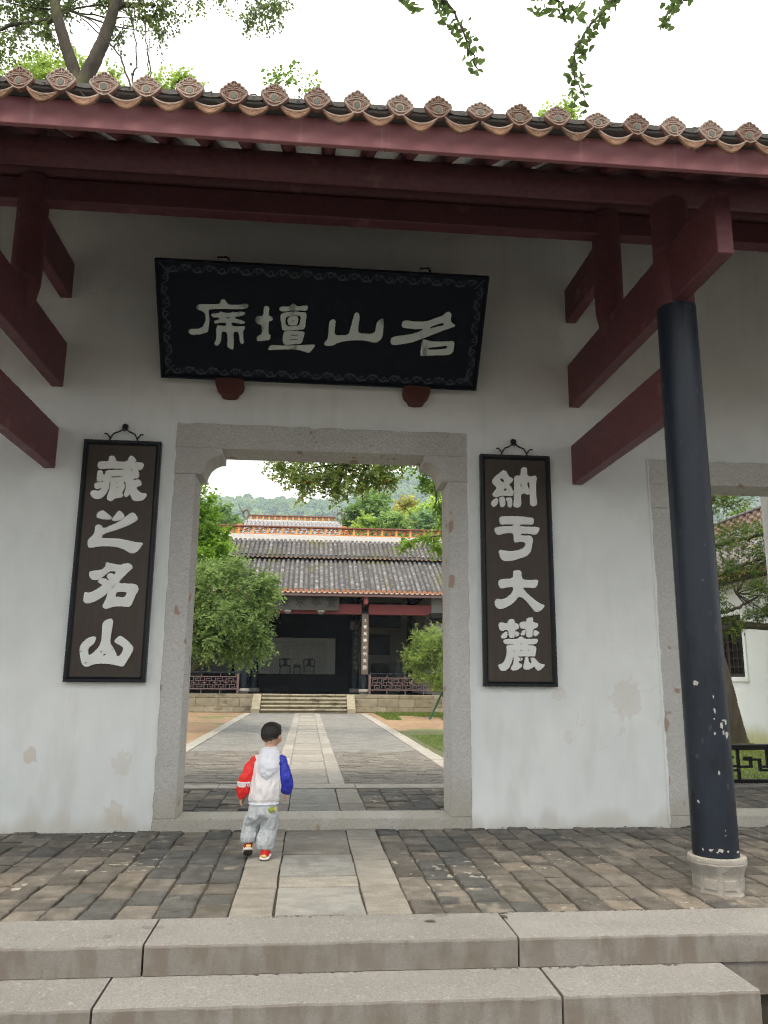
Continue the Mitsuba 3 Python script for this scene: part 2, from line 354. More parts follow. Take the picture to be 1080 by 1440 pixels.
def chaikin(p, k=2):
    p = np.asarray(p, float)
    for _ in range(k):
        q = np.roll(p, -1, 0)
        p = np.stack([.75 * p + .25 * q, .25 * p + .75 * q], 1).reshape(-1, 2)
    return p
def stone(x0, x1, y0, y1, z0, z1, rng, c=.012, jit=.006, tilt=.004):
    """a paving stone: uneven outline, worn rounded rim, slightly tilted top, no bottom (8-gon, 40 triangles)"""
    mx, my = (x0 + x1) / 2, (y0 + y1) / 2
    o = np.array([[x0, y0], [mx, y0], [x1, y0], [x1, my], [x1, y1], [mx, y1], [x0, y1], [x0, my]])
    o = o + rng.uniform(-jit, jit, o.shape)
    cen = o.mean(0)
    d = cen - o; d /= np.linalg.norm(d, axis=1, keepdims=True)
    dz = rng.uniform(-tilt, tilt, 3)
    def zz(p, z): return z + dz[0] + dz[1] * (p[:, 0] - mx) / (x1 - x0) + dz[2] * (p[:, 1] - my) / (y1 - y0)
    r0 = o; r1 = o + d * c * .25; r2 = o + d * c * 1.3
    V = np.vstack([np.c_[r0, np.full(8, z0)], np.c_[r0, zz(r0, z1 - c)], np.c_[r1, zz(r1, z1 - c * .35)], np.c_[r2, zz(r2, z1)], [[*cen, z1 + dz[0]]]])
    F = []
    for k in range(3):
        for j in range(8):
            a, b = k * 8 + j, k * 8 + (j + 1) % 8
            F += [[a, b, b + 8], [a, b + 8, a + 8]]
    for j in range(8): F.append([24 + j, 24 + (j + 1) % 8, 32])
    return V, np.array(F)
GLYPH = {
  'cang': (['-1983,3204 -1973,3229 -1941,3237 -1881,3235 -1886,3277 -1871,3290 -1844,3292 -1822,3273 -1825,3237 -1715,3237 -1711,3267 -1700,3293 -1683,3298 -1662,3288 -1644,3270 -1634,3254 -1655,3239 -1563,3234 -1565,3196 -1579,3171 -1596,3163 -1617,3163 -1603,3140 -1598,3116 -1602,3094 -1617,3081 -1651,3082 -1645,3060 -1608,3077 -1589,3066 -1573,3048 -1571,3026 -1582,3011 -1619,3001 -1603,2969 -1569,2945 -1513,2942 -1522,2912 -1544,2883 -1569,2868 -1631,2867 -1651,2890 -1672,2939 -1688,2907 -1708,2902 -1724,2915 -1723,2943 -1706,3000 -1725,3056 -1741,3043 -1720,3021 -1718,2993 -1737,2955 -1743,2943 -1730,2928 -1734,2899 -1807,2888 -1817,2869 -1837,2860 -1858,2865 -1874,2880 -1873,2905 -1861,2933 -1853,2989 -1852,3052 -1861,3048 -1861,2989 -1869,2958 -1892,2916 -1916,2891 -1947,2876 -1977,2877 -2004,2891 -2021,2916 -2025,2934 -2015,2953 -1989,2960 -1953,2952 -1931,2969 -1924,2988 -1966,2967 -1985,2976 -1997,2997 -1994,3019 -1980,3032 -1916,3037 -1914,3050 -1955,3039 -1970,3045 -1978,3054 -1976,3098 -1979,3129 -1972,3145 -1952,3152 -1932,3143 -1926,3109 -1907,3107 -1906,3138 -1890,3152 -1857,3152 -1804,3160 -1757,3158 -1736,3167 -1740,3170 -1852,3171 -1952,3160 -1974,3170'], ['-1855,3089 -1835,3097 -1746,3099 -1745,3093 -1787,3088 -1852,3083','-1810,3039 -1801,3044 -1792,3038 -1800,3033','-1802,2991 -1777,2992 -1772,2987 -1785,2984 -1802,2986','-1808,2939 -1800,2945 -1790,2940 -1799,2935','-1680,3164 -1668,3172 -1661,3166 -1667,3156 -1678,3158']),
  'zhi': (['-1952,2721 -1945,2746 -1920,2767 -1892,2772 -1864,2751 -1814,2713 -1816,2700 -1829,2687 -1888,2689 -1929,2696 -1949,2706','-1819,2686 -1791,2725 -1768,2766 -1751,2774 -1730,2764 -1710,2740 -1702,2716 -1724,2695 -1764,2675 -1799,2676','-2011,2473 -2008,2500 -1961,2547 -1953,2590 -1958,2617 -1948,2634 -1925,2640 -1901,2635 -1884,2601 -1825,2630 -1754,2665 -1707,2703 -1658,2751 -1632,2760 -1611,2752 -1588,2722 -1582,2697 -1611,2669 -1679,2630 -1792,2582 -1869,2558 -1888,2543 -1891,2516 -1845,2516 -1758,2516 -1693,2508 -1622,2492 -1568,2483 -1517,2483 -1531,2451 -1563,2402 -1596,2381 -1628,2382 -1680,2414 -1746,2437 -1828,2442 -1920,2438 -1977,2422 -1998,2426 -2007,2449'], []),
  'ming': (['-1972,2211 -1874,2224 -1844,2245 -1831,2273 -1841,2298 -1771,2283 -1701,2271 -1679,2287 -1639,2292 -1612,2282 -1595,2257 -1603,2236 -1625,2223 -1665,2172 -1723,2108 -1625,2108 -1567,2105 -1540,2091 -1530,2058 -1536,2034 -1552,2010 -1568,1957 -1592,1895 -1650,1900 -1702,1903 -1753,1895 -1786,1878 -1815,1876 -1832,1891 -1835,1911 -1814,1947 -1801,1994 -1798,2024 -1824,1994 -1878,1955 -1933,1927 -1978,1921 -1999,1935 -2005,1955 -2003,1985 -2000,2028 -1969,2018 -1949,2020 -1892,2051 -1843,2090 -1873,2100 -1892,2114 -1892,2128 -1870,2144 -1892,2134 -1927,2131 -1950,2140 -1968,2162 -1974,2186'], ['-1871,2148 -1838,2172 -1801,2211 -1784,2218 -1736,2211 -1755,2183 -1765,2195 -1788,2201 -1810,2189 -1819,2168 -1798,2139 -1803,2130 -1824,2148 -1848,2151','-1773,2058 -1750,2084 -1723,2107 -1739,2087 -1763,2059','-1730,1987 -1725,2019 -1712,2031 -1631,2031 -1633,2012 -1646,1984 -1685,1984']),
  'shan': (['-2000,1519 -1995,1553 -1970,1591 -1938,1617 -1903,1633 -1871,1631 -1865,1618 -1874,1589 -1883,1566 -1923,1537 -1928,1508 -1921,1474 -1910,1467 -1867,1503 -1831,1549 -1818,1607 -1819,1682 -1823,1740 -1816,1760 -1787,1784 -1753,1793 -1735,1782 -1730,1759 -1737,1695 -1744,1631 -1741,1571 -1711,1536 -1688,1494 -1676,1464 -1654,1463 -1634,1494 -1624,1523 -1629,1540 -1656,1560 -1700,1580 -1708,1594 -1689,1623 -1662,1645 -1633,1630 -1590,1598 -1553,1561 -1537,1533 -1549,1495 -1583,1426 -1611,1377 -1628,1372 -1665,1381 -1717,1393 -1785,1398 -1852,1395 -1896,1380 -1926,1365 -1961,1380 -1978,1416 -1993,1467'], ['-1804,1463 -1780,1490 -1767,1471']),
  'na': (['1727,3179 1753,3209 1800,3247 1833,3279 1859,3273 1874,3253 1887,3224 1903,3208 1932,3199 1934,3176 1914,3152 1888,3132 1910,3119 1919,3093 1935,3071 1932,3038 1921,3020 1866,3023 1808,3023 1775,3006 1749,3007 1730,3019 1724,3035 1744,3065 1774,3099 1739,3130 1726,3153','1708,2944 1723,2973 1752,2994 1781,2996 1782,2965 1770,2930 1744,2908 1722,2915','1788,2998 1811,3014 1836,3013 1849,2990 1852,2951 1844,2919 1821,2908 1802,2914 1796,2950','1855,3000 1885,3008 1914,3006 1918,2979 1916,2927 1905,2908 1879,2910 1871,2929 1874,2958 1861,2984','1943,3209 1958,3225 2007,3226 2015,3271 2014,3297 2029,3312 2059,3313 2075,3302 2071,3228 2118,3220 2141,3232 2164,3228 2170,3206 2157,3163 2155,3052 2160,2986 2165,2954 2151,2931 2122,2925 2096,2936 2092,2958 2097,3050 2080,3038 2061,3041 2045,3058 2005,3040 2006,2982 2007,2943 1995,2917 1966,2907 1934,2915 1923,2940 1937,2967 1942,3097'], ['1798,3181 1819,3198 1850,3173 1836,3154 1820,3162','1824,3074 1864,3105 1870,3071','2005,3145 2011,3162 2016,3132 2012,3107 2005,3112','2076,3167 2090,3170 2096,3135 2093,3090 2079,3108 2071,3134']),
  'kui': (['1786,2790 1799,2819 1863,2822 1947,2825 2031,2821 2124,2812 2127,2783 2116,2744 2055,2747 1988,2746 1984,2725 2080,2723 2170,2725 2182,2707 2162,2672 2142,2644 2078,2657 1993,2658 1994,2642 2038,2635 2077,2642 2102,2629 2113,2597 2100,2546 2091,2495 2072,2462 2039,2436 1968,2413 1904,2392 1853,2387 1815,2390 1790,2418 1774,2474 1779,2492 1798,2495 1849,2484 1913,2484 1977,2497 2022,2521 2039,2550 2030,2573 1998,2578 1966,2573 1940,2567 1925,2576 1924,2659 1866,2660 1821,2650 1776,2633 1760,2642 1738,2677 1740,2699 1758,2712 1829,2724 1925,2726 1926,2744 1862,2744 1807,2736 1791,2755'], []),
  'da': (['1763,2184 1776,2210 1817,2218 1909,2222 1911,2290 1921,2302 1972,2305 1990,2294 1991,2216 2064,2211 2152,2219 2146,2179 2126,2141 2100,2135 2049,2141 1992,2140 2023,2102 2072,2056 2134,2008 2171,1987 2208,1978 2189,1947 2156,1919 2121,1910 2100,1924 2063,1973 2015,2030 1960,2060 1926,2013 1868,1966 1811,1941 1773,1932 1748,1943 1727,1973 1728,2004 1744,2032 1781,2023 1826,2033 1877,2068 1906,2106 1908,2146 1847,2139 1793,2125 1778,2134 1766,2165'], []),
  'lu': (['1758,1789 1767,1810 1802,1811 1826,1801 1847,1802 1852,1833 1868,1844 1909,1843 1912,1803 1945,1802 1952,1777 1949,1752 1913,1746 1910,1682 1901,1670 1867,1668 1855,1678 1853,1739 1819,1744 1800,1728 1772,1738 1762,1762','1779,1686 1799,1711 1831,1729 1845,1720 1839,1687 1830,1666 1792,1661 1780,1669','1915,1734 1943,1725 1960,1707 1930,1679 1914,1688','1956,1795 1964,1813 1990,1822 2026,1819 2027,1848 2041,1859 2092,1864 2084,1815 2128,1813 2138,1792 2123,1764 2082,1756 2080,1687 2061,1675 2030,1677 2019,1689 2022,1753 1988,1755 1963,1762','1961,1695 1981,1737 2013,1750 2013,1708 1999,1692','2091,1742 2113,1744 2149,1720 2131,1703 2111,1686 2086,1693','1796,1635 1812,1656 1854,1660 1938,1659 1951,1679 1970,1685 1989,1677 1998,1662 2060,1661 2132,1665 2127,1636 2106,1612 2037,1613 2037,1604 2084,1603 2111,1588 2108,1552 2099,1503 2074,1501 1931,1503 1943,1487 1974,1490 1980,1478 1973,1463 1942,1461 1941,1439 1966,1435 1975,1415 1959,1397 1922,1376 1890,1370 1867,1381 1865,1399 1892,1429 1897,1495 1887,1492 1874,1441 1848,1393 1816,1369 1782,1366 1761,1380 1745,1425 1778,1428 1809,1458 1829,1518 1833,1560 1825,1593 1847,1603 1903,1609 1902,1615 1819,1607','2002,1490 2018,1502 2033,1494 2034,1449 2066,1437 2055,1479 2052,1491 2093,1491 2116,1459 2141,1435 2194,1432 2171,1402 2126,1369 2105,1384 2087,1416 2071,1398 2027,1380 1990,1383 1981,1400 1991,1436'], ['1889,1550 1911,1554 1914,1548 1892,1544','1957,1559 1970,1563 1977,1555 1967,1549','2027,1561 2045,1564 2046,1554 2031,1552','1956,1616 1978,1620 1978,1614 1959,1610','1952,1481 1965,1483 1964,1469 1952,1469']),
  'xi': (['-1104,671 -1093,692 -1069,698 -1009,704 -888,706 -884,736 -872,752 -854,755 -836,744 -820,709 -765,706 -706,712 -682,722 -646,724 -629,710 -637,692 -664,677 -718,670 -850,668 -957,661 -993,653 -993,614 -988,566 -994,505 -1008,441 -1035,442 -1072,422 -1139,414 -1171,420 -1183,441 -1173,463 -1149,469 -1095,470 -1058,487 -1033,522 -1020,576 -1024,612 -1041,635 -1083,645 -1100,655','-978,609 -952,619 -901,624 -886,646 -868,632 -797,631 -775,648 -761,637 -712,649 -676,649 -657,637 -671,621 -707,607 -755,603 -755,582 -707,575 -662,561 -668,545 -699,534 -732,542 -786,551 -788,510 -696,514 -672,521 -662,503 -672,484 -684,471 -682,410 -675,348 -713,353 -721,467 -775,461 -768,375 -775,288 -796,299 -833,316 -825,391 -830,457 -884,462 -884,376 -905,338 -924,319 -945,330 -952,348 -930,374 -929,490 -913,518 -889,510 -835,510 -837,543 -888,541 -931,528 -948,538 -942,556 -897,567 -902,587 -953,583'], ['-839,593 -800,593 -800,581 -833,581']),
  'tan': (['-570,585 -559,610 -544,619 -498,616 -492,688 -483,709 -465,716 -444,702 -438,688 -450,624 -429,625 -408,602 -406,587 -426,578 -447,573 -450,453 -431,451 -426,430 -443,395 -465,398 -551,380 -557,399 -553,430 -505,447 -511,545 -544,539 -562,558','-354,692 -342,711 -306,717 -257,715 -234,743 -210,747 -194,727 -179,722 -125,733 -95,736 -83,724 -94,693 -112,686 -160,688 -233,684 -305,669 -342,675','-340,629 -329,651 -281,666 -209,677 -148,672 -96,672 -101,623 -108,531 -126,512 -206,505 -303,494 -322,502 -328,545 -338,605','-309,472 -291,493 -206,499 -107,495 -119,444 -136,388 -157,374 -204,373 -271,361 -296,361 -312,385 -318,410','-452,310 -440,339 -419,354 -351,351 -271,355 -166,362 -68,373 -5,378 -24,343 -60,296 -81,296 -141,315 -203,322 -289,319 -394,310 -446,302'], ['-293,617 -256,632 -208,641 -153,639 -150,621 -162,548 -206,540 -289,535','-251,457 -168,462 -167,456 -205,451 -248,449','-257,413 -174,422 -170,416 -229,407 -256,406']),
  'tan2': (['-274,614 -232,634 -171,635 -176,558 -206,545 -255,545 -271,560'], ['-233,589 -219,594 -210,588 -225,582']),
  'shan2': (['75,392 83,412 105,431 111,500 112,574 120,608 150,624 175,613 171,570 165,471 230,479 298,478 314,540 334,634 347,686 368,698 390,685 398,643 387,569 387,504 465,501 545,505 554,571 558,608 581,636 605,653 623,645 624,586 624,500 611,455 563,420 531,423 468,436 381,438 282,427 202,405 150,370 79,371'], []),
  'ming2': (['795,603 800,634 830,646 885,640 968,638 1049,650 1102,679 1169,700 1200,731 1223,748 1255,731 1258,707 1252,680 1268,640 1304,628 1302,611 1262,595 1202,572 1115,533 1035,495 955,460 881,433 805,419 730,404 705,417 698,448 711,480 752,492 833,508 908,521 995,559 1001,574 919,565 815,574 799,583','994,323 995,400 1000,462 1016,478 1052,464 1136,457 1247,466 1309,474 1314,422 1309,365 1267,332 1148,330 1023,312 998,316'], ['1066,581 1068,596 1175,639 1192,633 1200,616 1136,603 1083,583','1058,389 1075,400 1168,411 1244,427 1250,398 1157,383 1066,377']),
}
# ---------------------------------------------------------------- platform, paving, steps
rng = np.random.default_rng(11)
struct('platform', merge([box(-9, 12, -2.60, 2.62, -.6, -.035, .01)]), 'joint_soil')
def in_view(x, y): return -.58 * (y + 7.377) < x + .06 and x < .62 * (y + 7.377) + .05
def pave(holder, x0, x1, y0, y1, w, ln, skip, lim, tone=1.0):
    near, far = [], []
    nc = round((x1 - x0) / w); ws = rng.uniform(.93, 1.07, nc); ws *= (x1 - x0) / ws.sum(); x = x0
    for wd in ws:
        y = y0 - rng.uniform(.0, .55) * ln
        while y < y1 - .02:
            l = ln * rng.uniform(.88, 1.12)
            a, b = max(y, y0), min(y + l, y1)
            if b - a > .05 and not skip(x, x + wd, a, b):
                uv = (rng.uniform(0, 1), rng.uniform(0, .45) if rng.uniform() > (.07 + .42 * (-1.3 < x < -.3) + .25 * (.6 < x < 1.3)) else rng.uniform(.62, 1))
                m = stone(x + .006, x + wd - .006, a + .009, b - .009, -.06, rng.uniform(-.008, .004), rng, .015, .007, .006)
                (near if in_view((x + x + wd) / 2, (a + b) / 2) else far).append((m, uv))
            y += l
        x += wd
    near.sort(key=lambda s: s[0][0][:, 1].mean())
    for m, uv in near[:lim]: put('paver', m, 'paver', holder, uv=uv)
    rest = near[lim:] + far
    if rest:
        put('outer_pavers', merge([m for m, _ in rest]), 'paver', holder, kind='stuff', uv=np.vstack([np.tile(uv, (len(m[0]), 1)) for m, uv in rest]))
struct('paving', merge([box(-9, 12, -2.598, 2.60, -.03, -.016, .003)]), 'joint_soil')
SX = (-.40, -.15, .37, .63)
front_skip = lambda a, b, c, d: b > SX[0] + .03 and a < SX[3] - .03
pave('paving', -4.0 + .0, SX[0], -2.60, -.004, .2, .29, front_skip, 170)
pave('paving', SX[3], 5.4, -2.60, -.004, .2, .29, front_skip, 130)
def strip(holder, y0, y1, ys, z, sx, side_l, th=.06):
    for a, b in ((sx[0], sx[1]), (sx[2], sx[3])):
        y = y0
        while y < y1 - .05:
            l = min(side_l * rng.uniform(.75, 1.2), y1 - y)
            if y1 - y - l < .15: l = y1 - y
            put('slab', stone(a + .005, b - .005, y + .005, y + l - .005, z - th, z + rng.uniform(-.003, .003), rng, .008, .004, .003), 'slab', holder, uv=(rng.uniform(.3, 1), rng.uniform(0, .5)))
            y += l
    for a, b in zip(ys[:-1], ys[1:]):
        put('slab', stone(sx[1] + .006, sx[2] - .006, a + .006, b - .006, z - th, z + rng.uniform(-.004, .004), rng, .008, .004, .003), 'slab', holder, uv=(rng.uniform(0, 1), rng.uniform(.2, 1)))
strip('paving', -2.60, -.004, [-2.60, -2.33, -1.97, -1.69, -1.33, -1.0, -.67, -.31, -.004], .0, SX, .75)
# behind the wall
rear_skip = lambda a, b, c, d: (b > SX[0] + .03 and a < SX[3] - .03)
pave('paving', -3.2, SX[0], .385, 2.595, .24, .30, rear_skip, 60)
pave('paving', SX[3], 7.2, .385, 2.595, .24, .30, rear_skip, 140)
strip('paving', .385, 2.595, [.385, .9, 1.45, 2.05, 2.595], .0, SX, .9)
x = -5.0
while x < 8.5:
    l = rng.uniform(1.3, 2.2)
    put('edging_stone', stone(x + .004, x + l - .004, 2.60, 2.96, -.3, .012, rng, .012, .004, .003), 'slab', 'paving', uv=(rng.uniform(1.3, 1.6), .2)); x += l
# steps (front)
struct('entrance_steps', merge([box(-9, 12, -3.0, -2.62, -.6, -.125, .01), box(-9, 2.14, -3.36, -3.00, -.6, -.16, .01)]), 'joint_soil')
def tread(x0, x1, y0, y1, z0, z1, key='step_stone'):
    nx = max(2, int((x1 - x0) / .035))
    X = np.linspace(x0, x1, nx + 1)
    c = .011
    prof = [(y1, z0), (y1, z1), (y0 + c * 1.2, z1), (y0 + c * .4, z1 - c * .3), (y0, z1 - c * 1.2), (y0 + .003, z0)]
    V = []
    for i, xx in enumerate(X):
        e = rng.normal(0, .0014, 2)
        for k, (yy, zz) in enumerate(prof):
            V.append([xx, yy + (e[0] if 2 <= k <= 5 else 0), zz + (e[1] if 2 <= k <= 4 else 0)])
    V = np.array(V); m = len(prof); F = []
    for i in range(nx):
        for k in range(m - 1):
            a, b = i * m + k, (i + 1) * m + k
            F += [[a, b, b + 1], [a, b + 1, a + 1]]
    for i, s in ((0, 1), (nx, -1)):
        for k in range(1, m - 1): F.append([i * m, i * m + k, i * m + k + 1][::s])
    put(key, (V, np.array(F)), 'step_granite', 'entrance_steps', uv=(rng.uniform(.2, .8), 0), smooth=False)
def course(xs, y0, y1, z0, z1, key='step_stone', g=.011):
    for a, b in zip(xs[:-1], xs[1:]): tread(a + g / 2, b - g / 2, y0, y1, z0, z1, key)
course([-6.6, -4.6, -2.7, -.76, 1.11, 3.4, 5.6, 8.0], -3.05, -2.606, -.139, .0)
course([-7.0, -5.0, -3.1, -.90, 1.215, 2.18], -3.42, -3.02, -.29, -.142)
course([2.19, 2.62, 3.6, 4.8, 6.5], -3.035, -2.9, -.30, -.125)
course([-7, -4.4, -1.9, .5, 2.6, 4.9, 7], -3.80, -3.41, -.46, -.30)
cr = []
OCT = np.array([(1, 0, 0), (-1, 0, 0), (0, 1, 0), (0, -1, 0), (0, 0, 1), (0, 0, -1)], float); OCTF = np.array([[0, 2, 4], [2, 1, 4], [1, 3, 4], [3, 0, 4], [2, 0, 5], [1, 2, 5], [3, 1, 5], [0, 3, 5]])
for n_, yy, zz in ((420, -2.603, .0), (520, -3.045, -.142), (90, -.012, .0)):
    for _ in range(n_):
        x = rng.uniform(-4.5, 5); r = rng.uniform(.002, .006) * (1 if rng.uniform() > .1 else 2)
        if meshkit.noise(np.array([x * 1.7, yy, 0.0]), 3) < .42: continue
        cr.append((OCT * r * np.array([rng.uniform(.8, 2.5), rng.uniform(.8, 1.6), .6]) + np.array([x, yy - abs(rng.normal(0, .010)), zz + .002]), OCTF))
put('grit', merge(cr), 'dry_straw', 'entrance_steps', kind='stuff')
struct('forecourt', merge([box(-60, 60, -60, -3.02, -.62, -.45, .01)]), 'ground_stone', uv=(.5, 0))

# ---------------------------------------------------------------- gatehouse
GH = thing('gatehouse', 'white plastered gatehouse with stone doorway, maroon beams and tiled eave', 'building')
WT = .38
def frame_poly(x0, x1, zt): return Polygon([(x0, -1), (x1, -1), (x1, zt), (x0, zt)])
D1 = dict(o=(-1.295, 1.498), i=(-1.093, 1.308), top=3.655, lb=3.41, cb=3.16)
D2 = dict(o=(3.318, 6.11), i=(3.52, 5.92), top=3.452, lb=3.20, cb=2.96)
wall = Polygon([(-9, -.03), (9.5, -.03), (9.5, 6.33), (-9, 6.33)])
for D in (D1, D2): wall = wall.difference(frame_poly(D['o'][0], D['o'][1], D['top']))
put('wall', prism_xz(wall, 0, WT), 'plaster', GH)
def doorway(D):
    f, b = -.010, WT + .010
    o, i = D['o'], D['i']
    put('sill', box(o[0], o[1], f - .004, b + .005, -.03, .09, .010), 'granite', GH)
    put('jamb', box(o[0], i[0], f, b, .092, D['cb'] - .002, .006), 'granite', GH)
    put('jamb', box(i[1], o[1], f, b, .092, D['cb'] - .002, .006), 'granite', GH)
    put('lintel', box(o[0], o[1], f - .002, b, D['lb'] + .002, D['top'], .007), 'granite', GH)
    t = np.linspace(0, PI / 2, 9); w = .175; h = D['lb'] - .065 - D['cb']; led = .06
    for s, xo, xi in ((1, o[0], i[0]), (-1, o[1], i[1])):
        pts = [(xo, D['cb']), (xi + led * s, D['cb'])] + [(xi + s * (led + w * (1 - math.cos(a))), D['cb'] + h * math.sin(a)) for a in t[1:]] + [(xi + s * (led + w), D['lb']), (xo, D['lb'])]
        put('corbel', prism_xz(Polygon(pts), f + .001, b - .001), 'granite', GH)
doorway(D1); doorway(D2)
def ragged_edge(p0, p1, side, n):
    """limewash lapping unevenly over the stone frame, from p0 to p1 in the x-z plane"""
    p0, p1 = np.array(p0, float), np.array(p1, float); t = np.linspace(0, 1, n)[:, None]
    q = p0 + (p1 - p0) * t; s = np.array(side, float)
    w = np.clip(meshkit.fbm(np.c_[q * 9, np.zeros(n)], 4, 2) - .40, .0, 1) * .032
    pts = [tuple(a) for a in q - s * .012] + [tuple(a) for a in (q + s * w[:, None] + s * .0008)[::-1]]
    return prism_xz(Polygon(pts).buffer(0), -.0165, .004)
put('plaster_edge', merge([ragged_edge((D1['o'][0], .02), (D1['o'][0], D1['top']), (1, 0), 170), ragged_edge((D1['o'][1], .02), (D1['o'][1], D1['top']), (-1, 0), 170), ragged_edge((D1['o'][0], D1['top']), (D1['o'][1], D1['top']), (0, -1), 130),
    ragged_edge((D2['o'][0], .02), (D2['o'][0], D2['top']), (1, 0), 170), ragged_edge((D2['o'][0], D2['top']), (D2['o'][1], D2['top']), (0, -1), 130)]), 'plaster', GH)
# rear gable return
put('gable_wall', merge([box(6.16, 6.5, WT + .002, 2.80, -.02, 5.2, .01)]), 'plaster', GH)
# timber frames
ZR = lambda y: 4.965 + .56 * (y + 2.3)          # underside of the rafters
XF = (-5.1 - 2.0, -2.43, 2.595, 7.62)
BW = .055
YC = -2.2
def front_frame(x):
    put('tie_beam', box(x - BW + .002, x + BW - .002, YC + .05, .05, 3.17, 3.565, .006), 'red_wood', GH)
    put('main_beam', box(x - BW, x + BW, -2.97, .05, 3.965, 4.41, .006), 'red_wood', GH)
    put('short_beam', box(x - BW + .001, x + BW - .001, -1.0, .05, 4.875, 5.24, .006), 'red_wood', GH)
    # strut standing on the main beam, round, its foot tapering over the beam
    put('strut', lathe([(.01, 4.22), (.062, 4.26), (.10, 4.36), (.122, 4.48), (.125, 4.6), (.125, 5.44), (.0, 5.44)], x, -1.03, 20), 'red_wood', GH, smooth=40)
    put('post', lathe([(.134, 3.955), (.134, 4.79), (.0, 4.79)], x + .022, YC, 28), 'red_wood', GH, smooth=40)
    k = put('column', lathe([(.141, .205), (.141, .6), (.140, 2.0), (.138, 3.2), (.136, 3.957), (.0, 3.957)], x + .026, YC, 40), 'black_lacquer', GH, smooth=40)
    column_base(x + .030, YC, k)
def column_base(x, y, parent=None):
    # round top ring over an octagonal carved block
    V, F = [], []
    n = 48; th = np.arange(n) * 2 * PI / n
    def octr(r): return r / np.cos((th + PI / 8) % (PI / 4) - PI / 8)
    lv = [(.157, 'o', -.01), (.149, 'o', .004), (.148, 'o', .09), (.153, 'o', .115), (.168, 'm', .145), (.178, 'r', .172), (.176, 'r', .177), (.176, 'r', .181), (.178, 'r', .186), (.176, 'r', .203), (.171, 'r', .209), (.140, 'r', .209)]
    rows = []
    for r, kind, z in lv:
        ro = octr(r * .965)
        rr = ro if kind == 'o' else (np.full(n, r) if kind == 'r' else .5 * (ro + r))
        rows.append(np.stack([x + rr * np.cos(th), y + rr * np.sin(th), np.full(n, z)], 1))
    V = np.vstack(rows); i, j = np.meshgrid(np.arange(len(lv) - 1), np.arange(n), indexing='ij')
    q = np.stack([i * n + j, i * n + (j + 1) % n, (i + 1) * n + (j + 1) % n, (i + 1) * n + j], -1).reshape(-1, 4)
    k = put('column_base', (V, q), 'slab', GH, smooth=25, uv=(.95, .1))
    ms = []
    for e in range(8):
        a = e * PI / 4 + PI / 8 - PI / 8
        ca, sa = math.cos(a), math.sin(a)
        for (u0, u1, z0, z1) in ((-.040, .040, .025, .085),):
            bx = np.array(box(u0, u1, -.006, .004, z0, z1, .004)[0])
            r = .1435 if z0 < .1 else .182
            R = np.stack([x + (r - bx[:, 1]) * ca - bx[:, 0] * sa, y + (r - bx[:, 1]) * sa + bx[:, 0] * ca, bx[:, 2]], 1)
            ms.append((R, BOXF))
    put('carved_panels', merge(ms), 'slab', k, uv=(.85, .1))
for x in XF: front_frame(x)
# flaked paint on the column to the right of the doorway
CK = [k for k in scene if k.startswith('gatehouse__column')]
rc = np.random.default_rng(5)
def chip(parent, cx, th, z, w, h, n=11):
    w, h = w * .85, h * .85
    a = np.sort(rc.uniform(0, 2 * PI, n)); r = rc.uniform(.45, 1.0, n)
    u, v = w * r * np.cos(a), h * r * np.sin(a)
    def at(u, v, rad):
        t = math.radians(th) + u / .141
        return np.stack([cx + rad * np.sin(t), YC - rad * np.cos(t), z + v], 1)
    V = np.vstack([at(u, v, .1398), at(u * .93, v * .93, .1430), at(np.zeros(1), np.zeros(1), .1432)])
    F = []
    for j in range(n):
        b = (j + 1) % n
        F += [[j, b, n + b], [j, n + b, n + j], [n + j, n + b, 2 * n]]
    put('flaked_patch', (V, np.array(F)), 'paint_chip', parent)
for th, z, w, h in ((-46, 1.273, .030, .026), (-4.9, 1.19, .009, .018), (-4, 1.10, .010, .036), (13, 1.01, .020, .030), (17, .965, .013, .026), (30, .95, .022, .040), (28, 1.03, .014, .030), (20, 1.045, .02, .012), (-7.9, .96, .014, .014), (-4.9, .718, .010, .026),
                    (-62, .541, .014, .024), (-38, .258, .024, .013), (-14, .259, .026, .020), (3, .252, .012, .013), (-60, .256, .02, .012), (41, .243, .026, .012), (1.7, .376, .005, .008), (.9, .347, .004, .006), (-7.8, 1.946, .012, .003), (-7, 1.05, .007, .012), (-22, .247, .012, .008)):
    chip(f'gatehouse__column_002', XF[2] + .026, th, z, w, h)
# purlins, ties, rafters
XL, XR = -7.3, 8.6
def xtube(y, z, r, x0=XL, x1=XR, n=20): return tube([(x0, y, z), (x1, y, z)], r, n)
put('purlin', xtube(-2.25, 4.878, .10), 'red_wood', GH, smooth=40)
put('purlin', xtube(-1.03, ZR(-1.03) - .125, .11), 'red_wood', GH, smooth=40)
put('purlin', xtube(.19, ZR(.1) - .13, .11), 'red_wood', GH, smooth=40)
put('purlin_tie', box(XL, XR, -1.10, -.96, 5.222, 5.43, .008), 'red_wood', GH)
xr = XL + .1
while xr < XR:
    P = [(xr, -3.289, ZR(-3.289) + .05), (xr, .15, ZR(.15) + .05)]
    put('rafter', tube(P, .052, 10), 'red_wood', GH, smooth=40); xr += .29
def slope_sheet(y0, y1, off, th, x0=XL, x1=XR):
    V = np.array([[x, y, ZR(y) + off + d] for x in (x0, x1) for y in (y0, y1) for d in (0, th)])
    return V, np.array([[0, 4, 6], [0, 6, 2], [1, 3, 7], [1, 7, 5], [0, 1, 5], [0, 5, 4], [2, 6, 7], [2, 7, 3], [0, 2, 3], [0, 3, 1], [4, 5, 7], [4, 7, 6]])
put('soffit', slope_sheet(-3.289, .19, .107, .02), 'soffit_white', GH)
put('roof_bed', slope_sheet(-3.34, .19, .129, .05), 'dark_tile', GH)
